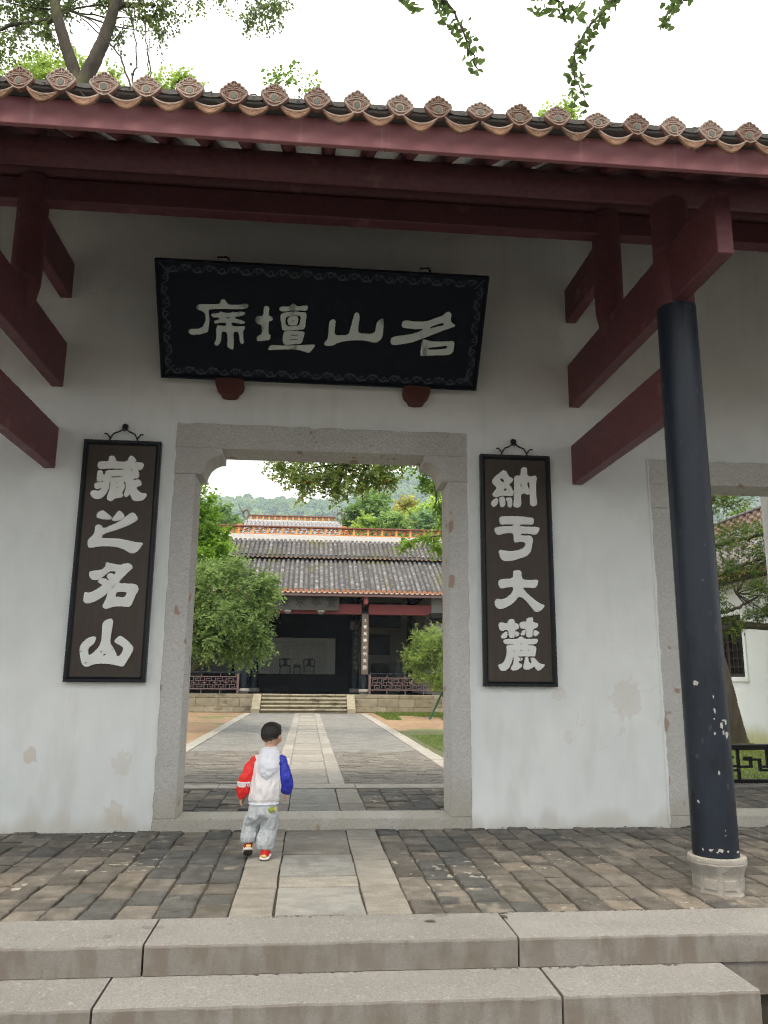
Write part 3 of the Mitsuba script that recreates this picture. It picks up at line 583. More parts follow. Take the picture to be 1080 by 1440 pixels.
put('fascia', box(XL, XR, -3.325, -3.292, 4.288, 4.458, .003), 'fascia_wood', GH)
def mirror(m): v = np.array(m[0]); v[:, 1] = .38 - v[:, 1]; return v, np.array(m[1])[:, ::-1]
put('rear_roof', mirror(merge([slope_sheet(-2.85, .188, .107, .07), box(XL, XR, -2.88, -2.85, 4.62, 4.75, .003)])), 'dark_tile', GH)
for y, z in ((-2.25, 4.878), (-1.03, ZR(-1.03) - .125)): put('purlin', mirror(xtube(y, z, .10)), 'red_wood', GH, smooth=40)
for x in XF:
    put('rear_column', mirror(lathe([(.158, .0), (.150, 4.85), (0, 4.85)], x, YC, 24)), 'black_lacquer', GH, smooth=40)
# eave tiles
PITCH, X0 = .2335, .432
half = [(0, -.064), (.028, -.056), (.055, -.034), (.078, -.010), (.086, .006), (.078, .024), (.064, .028), (.062, .040), (.044, .044), (.040, .058), (.020, .060), (.012, .070), (0, .072)]
DISC = np.array(half + [(-x, z) for x, z in half[-2:0:-1]])
def ringed(poly, y0, y1): return prism_xz(Polygon(poly), y0, y1)
def rel_lines():
    g = []
    def ln(p, w): g.append(LineString(p).buffer(w, cap_style=1, quad_segs=2))
    g.append(Polygon(DISC).buffer(-.002).difference(Polygon(DISC).buffer(-.0075)))
    t = np.linspace(-1, 1, 13)
    ln([(.076 * a, .022 - .026 * a * a) for a in t], .0028); ln([(.080 * a, .032 - .030 * a * a) for a in t], .002)
    ln([(.070 * a, -.004 - .034 * (1 - a * a)) for a in t], .0026)
    for s in (-1, 1):
        for cx, cz, r in ((.044, -.006, .010), (.020, .047, .008), (.040, .034, .007), (.060, .012, .005)):
            a = np.linspace(0, 5.2, 12); ln([(s * (cx + r * math.cos(b) * (1 - b / 9)), cz + r * math.sin(b) * (1 - b / 9)) for b in a], .0017)
    ln([(0, .038), (0, .062)], .0022); ln([(-.012, .040), (0, .050), (.012, .040)], .0018)
    a = np.linspace(0, 2 * PI, 16); ln([(.0235 * math.cos(b), -.014 + .0235 * math.sin(b)) for b in a], .0026)
    return unary_union(g).simplify(.0008)
REL = rel_lines()
m_disc = ringed(DISC, -.012, .012); m_rel = prism_xz(REL, -.0175, -.011)
a = np.linspace(0, 2 * PI, 14)[:-1]
m_boss = prism_xz(Polygon([(.019 * math.cos(b), -.014 + .019 * math.sin(b)) for b in a]), -.020, -.011)
t = np.linspace(-1, 1, 15)
top = [(.100 * a_, .030 - .040 * (1 - a_ * a_)) for a_ in t]
bot = [(.100 * a_, .026 - .082 * (1 - abs(a_) ** 1.7)) for a_ in t[::-1]]
DRIP = Polygon(top + bot[1:-1]).buffer(0)
m_drip = prism_xz(DRIP, -.010, .008)
m_rim = prism_xz(LineString(top).buffer(.0032, quad_segs=2), -.014, .006)
m_tex = prism_xz(unary_union([DRIP.buffer(-.006).boundary.buffer(.0016, quad_segs=1), Point(0, -.032).buffer(.013, quad_segs=3).boundary.buffer(.002, quad_segs=1)] +
                             [LineString([(s * .025, -.03), (s * .04, -.018), (s * .055, -.016), (s * .07, -.002)]).buffer(.0018, quad_segs=1) for s in (-1, 1)]), -.013, -.009)
re_ = np.random.default_rng(3)
_tpl = {}
def tpl(nm, m, mat, uv):
    k = (nm, uv)
    if k not in _tpl:
        if mat in CONST: _tpl[k] = mikit.ply(m, CONST[mat][1], uv=pack(np.tile(CONST[mat][0], (len(m[0]), 1))))
        else: _tpl[k] = mikit.ply(m, mat, uv=np.tile(uv, (len(m[0]), 1)))
    return _tpl[k]
UVS = [(.15, 0), (.5, 0), (.85, 0)]
def at(parent_name, parent, shape, M):
    k = key_for(parent_name, parent); scene[k] = {**shape, 'to_world': M}; return k
YE = -3.42
for i in range(-24, 32):
    x = X0 + i * PITCH + re_.normal(0, .006)
    if not XL + .2 < x < XR - .2: continue
    z = 4.492 + re_.normal(0, .005)
    u = UVS[re_.integers(3)]
    broken = i in (2, 5)
    M = T().translate([x, YE + re_.normal(0, .006), z]).rotate([0, 1, 0], float(re_.normal(0, 4))).rotate([1, 0, 0], float(4 + re_.normal(0, 4))).scale([re_.uniform(.90, .97), 1, .80 if broken else re_.uniform(1.0, 1.09)])
    k = at('tile_end', GH, tpl('disc', m_disc, 'tile_end_clay', u), M)
    at('relief', k, tpl('rel', m_rel, 'relief_lime', u), M); at('boss', k, tpl('boss', m_boss, 'boss_glaze', u), M)
    xd = X0 + (i + .5) * PITCH + re_.normal(0, .006)
    Md = T().translate([xd, YE + .012, 4.417 + re_.normal(0, .005)]).rotate([0, 1, 0], float(re_.normal(0, 3))).rotate([1, 0, 0], float(3 + re_.normal(0, 4)))
    k = at('drip_tile', GH, tpl('drip', m_drip, 'terracotta', u), Md)
    at('rim', k, tpl('rim', m_rim, 'relief_lime', u), Md); at('relief', k, tpl('dtex', m_tex, 'terracotta', (1.0, 0)), Md)
    # barrel roll behind the tile end and the pan beside it
    n = 9; th = np.linspace(0, PI, n)
    ys = [YE + .01]; 
    while ys[-1] < .1: ys.append(ys[-1] + .24)
    parts = []
    for a_, b_ in zip(ys[:-1], ys[1:]):
        for r0, r1 in ((.070, .078),):
            A = np.stack([x + r0 * np.cos(th), np.full(n, a_), ZR(a_) + .125 + r0 * np.sin(th)], 1)
            B = np.stack([x + r1 * np.cos(th), np.full(n, b_ + .02), ZR(b_ + .02) + .125 + r1 * np.sin(th)], 1)
            j = np.arange(n - 1); parts.append((np.vstack([A, B]), np.stack([j, j + 1, j + 1 + n, j + n], 1)))
    put('tile_roll', merge(parts), 'dark_tile', GH, smooth=40)
    parts = []
    for a_, b_ in zip(ys[:-1], ys[1:]):
        A = np.stack([xd - .10 * np.cos(th), np.full(n, a_), ZR(a_) + .185 - .055 * np.sin(th)], 1)
        B = np.stack([xd - .09 * np.cos(th), np.full(n, b_ + .05), ZR(b_ + .05) + .175 - .055 * np.sin(th)], 1)
        j = np.arange(n - 1); parts.append((np.vstack([A, B]), np.stack([j, j + 1, j + 1 + n, j + n], 1)))
    put('pan_tiles', merge(parts), 'dark_tile', GH, smooth=40)
# mortar filling under the tiles, behind the fascia top, and dead roots hanging in the pans
put('eave_mortar', box(XL, XR, -3.40, -3.20, 4.460, 4.485, .004), 'dark_tile', GH)
sp = []
for i in range(-11, 22):
    xd = X0 + (i + .5) * PITCH
    for q in range(re_.integers(4, 11)):
        xa = xd + re_.uniform(-.065, .065); za = 4.545 + re_.uniform(-.02, .05); ya = YE + .10 + re_.uniform(0, .12)
        P = [(xa, ya + .1, za + .05), (xa + re_.normal(0, .012), ya, za), (xa + re_.normal(0, .02), ya - .07, za - .06), (xa + re_.normal(0, .03), ya - .10, za - .10 - re_.uniform(0, .03))]
        sp.append(tube(P, [.003, .004, .003, .0015], 4, False))
put('dry_roots', merge(sp), 'dry_straw', GH, kind='stuff')
# ---------------------------------------------------------------- boards with carved characters
def gpoly(name, k=2):
    ps, hs = GLYPH[name]
    rd = lambda s: [tuple(float(c) / 1000 for c in q.split(',')) for q in s.split()]
    o = unary_union([Polygon(chaikin(rd(s), k)).buffer(0) for s in ps])
    for h in hs: o = o.difference(Polygon(chaikin(rd(h), k)).buffer(0))
    return o.simplify(.0007)
def place_prism(poly, y0, y1): return prism_xz(poly, y0, y1)
def frame_ring(x0, x1, z0, z1, w, y0, y1, c=.012):
    """four mitred bars with a sloped inner bevel"""
    O = [(x0, z0), (x1, z0), (x1, z1), (x0, z1)]
    def ins(d): return [(x0 + d, z0 + d), (x1 - d, z0 + d), (x1 - d, z1 - d), (x0 + d, z1 - d)]
    rings = [(O, y1), (O, y0 + c * .5), (ins(c * .5), y0), (ins(w * .55), y0), (ins(w), y0 + .022), (ins(w), y1)]
    V = [[x, y, z] for R, y in rings for x, z in R]; F = []
    for k in range(len(rings) - 1):
        for j in range(4):
            a, b = k * 4 + j, k * 4 + (j + 1) % 4
            F += [[a, b, b + 4], [a, b + 4, a + 4]]
    return np.array(V), np.array(F)
def couplet(label, x0, x1, z0, z1, names, hook):
    t = thing('couplet_board', label, 'board', 'hanging boards beside the doorway')
    put('panel', box(x0 + .02, x1 - .02, -.050, -.012, z0 + .02, z1 - .02, .003), 'brown_board', t)
    put('frame', frame_ring(x0, x1, z0, z1, .045, -.075, -.008), 'black_frame', t)
    for n in names: put('character', place_prism(gpoly(n), -.062, -.0495), 'letter_white', t)
    hx, hz = hook
    k = put('hanger', merge([tube([(hx + .13 * s, -.05, z1 + .0), (hx + .118 * s, -.052, z1 + .03), (hx + .095 * s, -.05, z1 + .07), (hx + .05 * s, -.048, z1 + .088), (hx + .012 * s, -.045, z1 + .118)], .0075, 6) for s in (-1, 1)] +
        [tube([(hx + .122 * s, -.052, z1 + .02), (hx + .14 * s, -.056, z1 + .045), (hx + .155 * s, -.058, z1 + .065), (hx + .18 * s, -.056, z1 + .062)], .007, 6) for s in (-1, 1)]), 'iron', t)
    s = trimesh.creation.icosphere(2, .030); s.apply_scale([1, .5, 1]); s.apply_translation([hx, -.03, z1 + .145])
    put('nail', tm(s), 'iron', k, smooth=True)
    put('ring', tube([(hx + .016 * math.cos(q), -.045, z1 + .118 + .018 * math.sin(q)) for q in np.linspace(0, 2 * PI, 13)], .006, 6), 'iron', k)
couplet('dark brown hanging board with four white characters left of the doorway', -2.118, -1.418, 1.238, 3.441, ['cang', 'zhi', 'ming', 'shan'], (-1.765, 0))
couplet('dark brown hanging board with four white characters right of the doorway', 1.612, 2.302, 1.228, 3.431, ['na', 'kui', 'da', 'lu'], (1.953, 0))
# the big leaning board: built upright (x, v up, thickness), then leant forward
SB, ST = (-.10, 4.068), (-.75, 4.935)
LEN = math.hypot(ST[0] - SB[0], ST[1] - SB[1]); du = ((ST[0] - SB[0]) / LEN, (ST[1] - SB[1]) / LEN)
def lean(m):
    v, f = np.array(m[0]), np.array(m[1])
    y, w = v[:, 1].copy(), v[:, 2].copy()
    v[:, 1] = SB[0] + du[0] * w + du[1] * y
    v[:, 2] = SB[1] + du[1] * w - du[0] * y
    return v, f
SG = thing('horizontal_signboard', 'large black leaning signboard with four pale characters above the doorway', 'signboard')
sx0, sx1 = -1.452, 1.572
put('panel', lean(box(sx0 + .01, sx1 - .01, .006, .05, .01, LEN - .01, .004)), 'sign_black', SG)
put('frame', lean(frame_ring(sx0, sx1, 0, LEN, .030, -.035, .055, .016)), 'sign_black', SG)
for n in ('xi', 'tan', 'shan2', 'ming2'):
    g = gpoly(n)
    if n == 'tan': g = g.union(gpoly('tan2'))
    put('character', lean(place_prism(g, -.002, .0065)), 'sign_letter', SG)
def scroll_strip(x0, x1, zc, h, n, vert=False):
    g = []
    L = (x1 - x0) / n
    for i in range(n):
        c = x0 + (i + .5) * L; s = 1 if i % 2 else -1
        a = np.linspace(0, 2.2 * PI, 26)
        r = h * .44 * (1 - .75 * a / a[-1])
        g.append(LineString([(c + s * r[q] * math.cos(a[q]) * 1.0, zc + s * r[q] * math.sin(a[q])) for q in range(26)]).buffer(.0042, quad_segs=1))
        g.append(LineString([(c - L * .5, zc - s * h * .1), (c - L * .3, zc + s * h * .38), (c, zc + s * h * .46), (c + L * .4, zc + s * h * .16), (c + L * .5, zc + s * h * .1)]).buffer(.0036, quad_segs=1))
        g.append(LineString([(c + L * .18, zc + s * h * .30), (c + L * .34, zc + s * h * .42), (c + L * .42, zc + s * h * .32)]).buffer(.0036, quad_segs=1))
    u = unary_union(g)
    if vert: 
        from shapely import affinity
        u = affinity.affine_transform(u, [0, 1, 1, 0, 0, 0])
    return u
sc = unary_union([scroll_strip(sx0 + .10, sx1 - .10, .075, .075, 26), scroll_strip(sx0 + .10, sx1 - .10, LEN - .075, .075, 26),
                  scroll_strip(.10, LEN - .10, sx0 + .075, .075, 8, True), scroll_strip(.10, LEN - .10, sx1 - .075, .075, 8, True)] +
                 [LineString([(x + s * .035, z + q * .035), (x + s * .12, z + q * .12)]).buffer(.005) for x, s in ((sx0, 1), (sx1, -1)) for z, q in ((0, 1), (LEN, -1))]).simplify(.0008)
put('scroll_border', lean(prism_xz(sc, .001, .0065)), 'scroll_paint', SG)
for hx in (-.85, .98):
    put('hook', lean(merge([tube([(hx - .05, .02, LEN - .01), (hx - .05, .02, LEN + .035), (hx + .03, .03, LEN + .04), (hx + .05, .05, LEN + .01)], .010, 6)])), 'iron', SG)
def bracket(x):
    pts = chaikin([(x - .125, 4.07), (x - .135, 4.03), (x - .12, 3.97), (x - .085, 3.945), (x - .07, 3.90), (x + .07, 3.90), (x + .085, 3.945), (x + .12, 3.97), (x + .135, 4.03), (x + .125, 4.07)], 2)
    k = put('bracket', prism_xz(Polygon(pts), -.15, -.001), 'bracket_wood', SG)
    a = np.linspace(0, PI, 12)
    put('carving', merge([prism_xz(LineString([(x + r * math.cos(b), 3.975 + r * math.sin(b)) for b in a]).buffer(.006), -.158, -.148) for r in (.05, .085)]), 'bracket_wood', k)
bracket(-.81); bracket(.985)

# ---------------------------------------------------------------- courtyard
ZC = -.12
def sheet(x0, x1, y0, y1, z, nx=2, ny=2):
    X, Y = np.meshgrid(np.linspace(x0, x1, nx), np.linspace(y0, y1, ny), indexing='ij')
    V = np.stack([X.ravel(), Y.ravel(), np.full(X.size, z)], 1)
    i, j = np.meshgrid(np.arange(nx - 1), np.arange(ny - 1), indexing='ij'); i, j = i.ravel(), j.ravel()
    return V, np.stack([i * ny + j, (i + 1) * ny + j, (i + 1) * ny + j + 1, i * ny + j + 1], 1)
struct('ground', sheet(-2200, 2300, -240, 2700, -.63), 'soil')
struct('courtyard_soil', merge([box(-30, 30, 2.965, 60, -.6, ZC - .03, .01)]), 'soil')
struct('courtyard_paving', merge([box(-2.26, 2.24, 2.97, 27.0, -.3, ZC - .004, .002)]), 'setts')
struct('lawn_ground', merge([box(2.56, 10.69, 2.97, 16.0, -.4, ZC - .022, .005)]), 'lawn_earth')
rp = np.random.default_rng(21)
def put_slab(a, b, c, d, holder, uvx=(.3, 1), key='slab', z=ZC):
    put(key, stone(a + .008, b - .008, c + .008, d - .008, z - .06, z + rp.uniform(.001, .006), rp, .010, .005, .002), 'slab', holder, uv=(rp.uniform(*uvx), rp.uniform(0, .6)))
for a, b in ((-.46, -.235), (.335, .56)):
    y = 2.97
    while y < 27:
        l = min(rp.uniform(.8, 1.5), 27 - y); put_slab(a, b, y, y + l, 'courtyard_paving', (.3, .9)); y += l
y = 2.97
while y < 27:
    l = min(rp.uniform(.3, .75), 27 - y)
    put_slab(-.235, .335, y, y + l, 'courtyard_paving', (.1, .8)); y += l
for a, b in ((-2.56, -2.27), (2.25, 2.54)):
    y = 2.97
    while y < 27:
        l = min(rp.uniform(1.0, 1.9), 27 - y); put_slab(a, b, y, y + l, 'courtyard_paving', (.7, 1), 'border_stone'); y += l
# near rows of narrow bricks, real pieces as far as they show
for a, b in ((-2.26, -.465), (.565, 2.24)):
    ms, uvs = [], []
    y = 2.97
    while y < 9.0:
        d = rp.uniform(.105, .135); x = a - rp.uniform(0, .3)
        while x < b - .03:
            l = rp.uniform(.25, .40); xa, xb = max(x, a), min(x + l, b)
            if xb - xa > .04:
                m = stone(xa + .005, xb - .005, y + .0035, y + d - .0035, ZC - .02, ZC + rp.uniform(.002, .009), rp, .008, .003, .003)
                ms.append(m); uvs.append(np.tile((rp.uniform(-.60, -.10), rp.uniform(.0, .5)), (len(m[0]), 1)))
            x += l
        y += d
    put('narrow_bricks', merge(ms), 'slab', 'courtyard_paving', kind='stuff', uv=np.vstack(uvs))

# ---------------------------------------------------------------- hall across the courtyard
HL = thing('lecture_hall', 'long open fronted hall with grey tiled roof and orange openwork ridge', 'hall')
rh = np.random.default_rng(8)
HZ = .63; HY = 28.2
def hp(name, m, mat, **kw): return put(name, m, mat, HL, **kw)
hp('plinth_core', box(-14, 14, HY + .05, 44, -.6, HZ - .12, .01), 'sandstone', uv=(.5, 0))
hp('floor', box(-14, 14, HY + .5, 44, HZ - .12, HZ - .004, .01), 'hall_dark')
STX = (-1.93, 1.72)
def blocks(x0, x1, z0, z1, l, key='plinth_block'):
    x = x0
    while x < x1 - .05:
        w = min(l * rh.uniform(.7, 1.3), x1 - x)
        if x1 - x - w < .25: w = x1 - x
        hp(key, box(x + .006, x + w - .006, HY + rh.uniform(-.008, .008), HY + .3, z0 + .005, z1 - .005, .012), 'sandstone', uv=(rh.uniform(0, 1), 0)); x += w
for x0, x1 in ((-11, STX[0] - .36), (STX[1] + .36, 11)):
    blocks(x0, x1, -.14, .10, 1.15); blocks(x0, x1, .10, .455, .95); blocks(x0, x1, .455, HZ, 1.9, 'coping_stone')
for s in range(5):
    z1 = HZ - s * .15; y0 = HY + .05 - s * .28
    xs = np.linspace(STX[0], STX[1], 4)
    for a, b in zip(xs[:-1], xs[1:]):
        j = rh.uniform(-.3, .3) * 0
        hp('step', box(a + .004, b - .004, y0, y0 + .36, z1 - .07, z1, .018), 'sandstone', uv=(rh.uniform(.75, 1), 0)); hp('riser', box(a + .004, b - .004, y0 + .05, y0 + .3, z1 - .15, z1 - .072, .01), 'sandstone', uv=(0, 0))
for a, b in ((STX[0] - .36, STX[0] - .01), (STX[1] + .01, STX[1] + .36)):
    V = np.array([[x, y, z] for x in (a, b) for y, z in ((HY, -.14), (HY, HZ + .01), (HY - .98, .06), (HY - 1.2, .06), (HY - 1.2, -.14))])
    F = [[0, 1, 2], [0, 2, 3], [0, 3, 4]]; F = F + [[q[0] + 5, q[2] + 5, q[1] + 5] for q in F]
    for j in range(5): F += [[j, (j + 1) % 5, (j + 1) % 5 + 5], [j, (j + 1) % 5 + 5, j + 5]]
    hp('stair_cheek', (V, np.array(F)), 'sandstone', uv=(.8, 0))
HC = (-8.1, -2.79, 2.567, 7.9)
for x in HC:
    k = hp('column', lathe([(.17, HZ + .22), (.165, 4.3), (0, 4.3)], x, 29.2, 24), 'black_lacquer', smooth=40)
    put('column_base', lathe([(.17, HZ - .01), (.22, HZ + .03), (.27, HZ + .12), (.23, HZ + .21), (.17, HZ + .225)], x, 29.2, 24), 'slab', k, smooth=40, uv=(1, .1))
    k = hp('column', lathe([(.19, HZ + .2), (.185, 6), (0, 6)], x * .93, 33.2, 20), 'black_lacquer', smooth=40)
    put('column_base', lathe([(.19, HZ - .01), (.27, HZ + .03), (.28, HZ + .19), (.19, HZ + .2)], x * .93, 33.2, 20), 'slab', k, smooth=40, uv=(.5, .1))
    hp('beam_end', box(x - .09, x + .09, 28.55, 29.4, 4.62, 5.02, .01), 'beam_red')
    hp('cross_beam', box(x * .965 - .09, x * .965 + .09, 29.4, 33.2, 4.5, 4.9, .01), 'hall_dark')
for a, b in zip(HC[:-1], HC[1:]):
    hp('front_beam', box(a + .16, b - .16, 29.1, 29.3, 4.19, 4.66, .015), 'beam_red')
    hp('upper_beam', box(a - .0, b - .1, 29.13, 29.27, 4.98, 5.3, .01), 'red_wood')
hp('eave_board', box(-11, 11, 28.46, 28.50, 4.94, 5.05, .004), 'rail_paint')
# inside
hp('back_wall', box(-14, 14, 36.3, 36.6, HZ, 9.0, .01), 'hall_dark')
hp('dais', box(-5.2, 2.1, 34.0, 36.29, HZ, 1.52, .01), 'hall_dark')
hp('inner_wall', box(2.75, 5.35, 36.05, 36.28, HZ, 6, .01), 'hall_wall')
hp('side_wall', box(5.62, 6.1, 29.0, 36.0, HZ, 5.2, .01), 'hall_wall')
hp('side_wall', box(-6.4, -5.9, 30.6, 36.0, HZ, 5.2, .01), 'hall_wall')
hp('side_wall', box(-5.9, -4.0, 36.0, 36.25, HZ, 5.2, .01), 'hall_wall')
for x in (-11.2, 10.8): hp('end_wall', box(x, x + .4, 29.0, 36.3, HZ, 6.0, .01), 'limewash')
hp('wall_bracket', merge([box(5.5, 6.2, 28.7, 29.0, 4.02, 4.28, .03), box(5.58, 6.15, 28.8, 29.0, 3.85, 4.02, .03)]), 'hall_dark')
hp('dark_panel', box(3.2, 4.41, 36.0, 36.045, 2.59, 3.67, .01), 'panel_black')
hp('dark_panel', box(2.78, 5.0, 36.0, 36.045, 4.05, 5.4, .01), 'panel_black')
hp('cabinet', box(3.4, 4.32, 35.6, 36.04, HZ, 2.13, .01), 'panel_black')
hp('pilaster', box(4.72, 4.95, 35.7, 36.0, HZ, 2.5, .01), 'hall_wall')
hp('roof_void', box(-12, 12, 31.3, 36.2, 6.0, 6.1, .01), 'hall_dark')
# roof: rows of barrel tiles with overlapping joints
def tile_rows(x0, x1, y0, z0, y1, z1, pitch, step, r, gap_z, rng, key, tint=.0, bright=1.0, lift=.0, axis='y', mat='grey_tile', parent=HL):
    """rows running up the slope from (y0, z0) to (y1, z1); with axis 'x' the roles of x and y are swapped"""
    L = math.hypot(y1 - y0, z1 - z0); n = max(1, int(L / step)); m = 6
    th = np.linspace(0, PI, m)
    V, F, U = [], [], []
    o = 0
    xs = np.arange(x0 + pitch / 2, x1, pitch)
    jj = np.arange(m - 1)
    f1 = np.stack([jj, jj + 1, jj + 1 + m, jj + m], 1)
    for x in xs:
        x = x + rng.normal(0, pitch * .03); rt = rng.uniform(0, .35)
        for k in range(n):
            t0, t1 = k / n, (k + 1.25) / n
            dx = rng.normal(0, pitch * .02)
            for sgn, rr0, rr1, xo, zo in ((1, r, r * .9, 0, gap_z), (-1, pitch * .36, pitch * .36, pitch / 2, gap_z * .55)):
                A = np.stack([x + xo + dx + rr0 * np.cos(th), np.full(m, y0 + (y1 - y0) * t0), z0 + (z1 - z0) * t0 + zo + sgn * rr0 * (1 if sgn > 0 else .5) * np.sin(th) + .012], 1)
                B = np.stack([x + xo + rr1 * np.cos(th), np.full(m, y0 + (y1 - y0) * t1), z0 + (z1 - z0) * t1 + zo + sgn * rr1 * (1 if sgn > 0 else .5) * np.sin(th) - .006], 1)
                V.append(A); V.append(B); F.append(f1 + o); o += 2 * m
                tt = np.clip(rt * .8 + rng.uniform(.04, .46) + (rng.uniform(0, .4) if rng.uniform() < .10 else 0), 0, 1) * bright * (1 if sgn > 0 else .45)
                U.append(np.tile((min(1, tt), min(1., tint + rng.uniform(0, .6))), (2 * m, 1)))
    V, F, U = np.vstack(V), np.vstack(F), np.vstack(U)
    if axis == 'x': V = V[:, [1, 0, 2]]
    return put(key, (V, F), mat, parent, kind='stuff', uv=U)
tile_rows(-11, 11, 28.45, 5.13, 32.6, 7.28, PITCH, .21, .082, .05, rh, 'roof_tiles', .0)
tile_rows(-11, 11, 31.9, 7.17, 34.0, 8.33, PITCH, .21, .082, .08, rh, 'upper_roof_tiles', .2, .95)
for (xa, ya, za, yb, zb) in ((0, 28.44, 5.06, 32.6, 7.23), (0, 32.0, 7.2, 34.2, 8.38)):
    hp('roof_deck', (np.array([[x, y, z + d] for x in (-11, 11) for y, z in ((ya, za), (yb, zb)) for d in (0, .05)]), np.array([[0, 4, 6], [0, 6, 2], [1, 3, 7], [1, 7, 5], [0, 1, 5], [0, 5, 4], [2, 6, 7], [2, 7, 3]])), 'dark_tile')
hp('rear_roof', (np.array([[x, y, z] for x in (-11, 11) for y, z in ((34.1, 8.4), (39.5, 5.2))]), np.array([[0, 2, 3], [0, 3, 1]])), 'dark_tile')
def small_ends(y, z, key, mats, x0=-11, x1=11, pitch=PITCH, sc=1.0, parent=HL):
    a, b = [], []
    for x in np.arange(x0 + pitch / 2, x1, pitch):
        q = np.linspace(0, 2 * PI, 9)[:-1]
        jx, jz = rh.normal(0, .008), rh.normal(0, .006)
        a.append(prism_xz(Polygon([(x + jx + .085 * sc * math.cos(w), z + .05 * sc + jz + .062 * sc * math.sin(w)) for w in q]), y - .015, y + .015))
        xx = x + pitch / 2
        b.append(prism_xz(Polygon([(xx - .105 * sc, z + .01), (xx - .06 * sc, z - .005), (xx + .06 * sc, z - .005), (xx + .105 * sc, z + .01), (xx + .06 * sc, z - .055 * sc), (xx, z - .075 * sc), (xx - .06 * sc, z - .055 * sc)]), y - .01, y + .012))
    put(key[0], merge(a), mats[0], parent, kind='stuff', uv=(.35, 0)); put(key[1], merge(b), mats[1], parent, kind='stuff', uv=(1., 0))
small_ends(28.42, 5.13, ('eave_tile_ends', 'eave_drip_tiles'), ('end_clay', 'drip_clay'))
small_ends(31.88, 7.20, ('upper_tile_ends', 'upper_drip_tiles'), ('grey_tile', 'terracotta'), sc=.8)
# ridge
hp('ridge_base', box(-11.5, 11.5, 33.9, 34.25, 8.30, 8.66, .01), 'ridge_white')
def flower_panel(x0, x1, z0, z1, y, parent, k0, mats=('ridge_yellow', 'ridge_orange', 'ridge_teal')):
    w = x1 - x0; cx, cz = (x0 + x1) / 2, (z0 + z1) / 2; h = z1 - z0
    k = put('ridge_panel', merge([box(x0 - .055, x0 + .055, y, y + .12, z0, z1, .01)]), mats[0], parent)
    fl, lf = [], []
    def ringm(x, z, r): return tube([(x + r * math.cos(q), y + .05, z + r * math.sin(q)) for q in np.linspace(0, 2 * PI, 9)], .028, 4, False)
    fl.append(ringm(cx, cz - h * .08, .085)); fl.append(ringm(cx, cz - h * .08, .03))
    for sx in (-1, 1):
        fl.append(ringm(cx + sx * w * .30, cz + h * .22, .055))
        fl.append(tube([(cx + sx * .08, y + .05, cz), (cx + sx * w * .2, y + .05, cz + h * .3), (cx + sx * w * .42, y + .05, cz - h * .1), (cx + sx * w * .30, y + .05, z0)], .018, 4, False))
    for q in range(6):
        lx, lz = cx + (q - 2.5) / 5 * w * .75, cz + h * (.25 if q % 2 else -.25) + rh.uniform(-.04, .04)
        lf.append(tube([(lx - .08, y + .06, lz - .03), (lx, y + .05, lz + .01), (lx + .08, y + .06, lz + .04)], [.01, .042, .01], 4, False))
    put('flower_tracery', merge(fl), mats[1], k); put('leaf_tracery', merge(lf), mats[2], k)
n = 30; xs = np.linspace(-11.3, 11.3, n + 1)
for a, b in zip(xs[:-1], xs[1:]): flower_panel(a, b, 8.72, 9.06, 34.0, HL, 0)
hp('ridge_rail', box(-11.5, 11.5, 33.95, 34.2, 8.66, 8.72, .01), 'ridge_orange')
hp('ridge_cap', box(-11.5, 11.5, 33.92, 34.22, 9.06, 9.13, .012), 'ridge_red')
# fretwork railings between the columns
def fret(x0, x1, z0, z1, y, b, cells):
    """bars of a key-fret lattice"""
    out = []
    w = (x1 - x0) / cells; h = z1 - z0
    def bar(ax, az, bx, bz): out.append(box(min(ax, bx) - b / 2, max(ax, bx) + b / 2, y - b / 2, y + b / 2, min(az, bz) - b / 2, max(az, bz) + b / 2, .002))
    for c in range(cells):
        X = lambda t: x0 + (c + t) * w
        Z = lambda t: z0 + t * h
        for p in (((0, .33), (.35, .33)), ((.35, .33), (.35, .0)), ((.65, 1), (.65, .67)), ((.65, .67), (1, .67)), ((.18, .67), (.65, .67)), ((.18, .67), (.18, .92)), ((.18, .92), (.5, .92)), ((.35, .33), (.82, .33)), ((.82, .33), (.82, .08)), ((.5, .08), (.82, .08)), ((.5, .33), (.5, .67)), ((0, .5), (.2, .5)), ((.8, .5), (1, .5))):
            bar(X(p[0][0]), Z(p[0][1]), X(p[1][0]), Z(p[1][1]))
        if c: bar(X(0), z0, X(0), z1)
    return merge(out)
def hall_rail(x0, x1, label):
    t = thing('fretwork_railing', label, 'railing', 'railings along the front of the hall')
    y = 28.95
    put('handrail', box(x0, x1, y - .06, y + .06, 1.50, 1.57, .01), 'black_lacquer', t)
    put('upper_rail', box(x0, x1, y - .025, y + .025, 1.33, 1.37, .004), 'rail_paint', t)
    put('lower_rail', box(x0, x1, y - .025, y + .025, .80, .85, .004), 'rail_paint', t)
    put('end_post', box(x0 - .0, x0 + .10, y - .05, y + .05, HZ, 1.495, .006), 'rail_paint', t); put('end_post', box(x1 - .10, x1, y - .05, y + .05, HZ, 1.495, .006), 'rail_paint', t)
    n = 6
    for i in range(1, n): 
        x = x0 + (x1 - x0) * i / n
        put('baluster', merge([box(x - .02, x + .02, y - .02, y + .02, 1.372, 1.498, .003), box(x - .02, x + .02, y - .02, y + .02, HZ, .798, .003)]), 'rail_paint', t)
    put('fretwork', fret(x0 + .10, x1 - .10, .87, 1.31, y, .026, 10), 'rail_paint', t)
hall_rail(-7.9, -2.98, 'brown fretwork railing left of the hall steps')
hall_rail(2.75, 7.7, 'brown fretwork railing right of the hall steps')
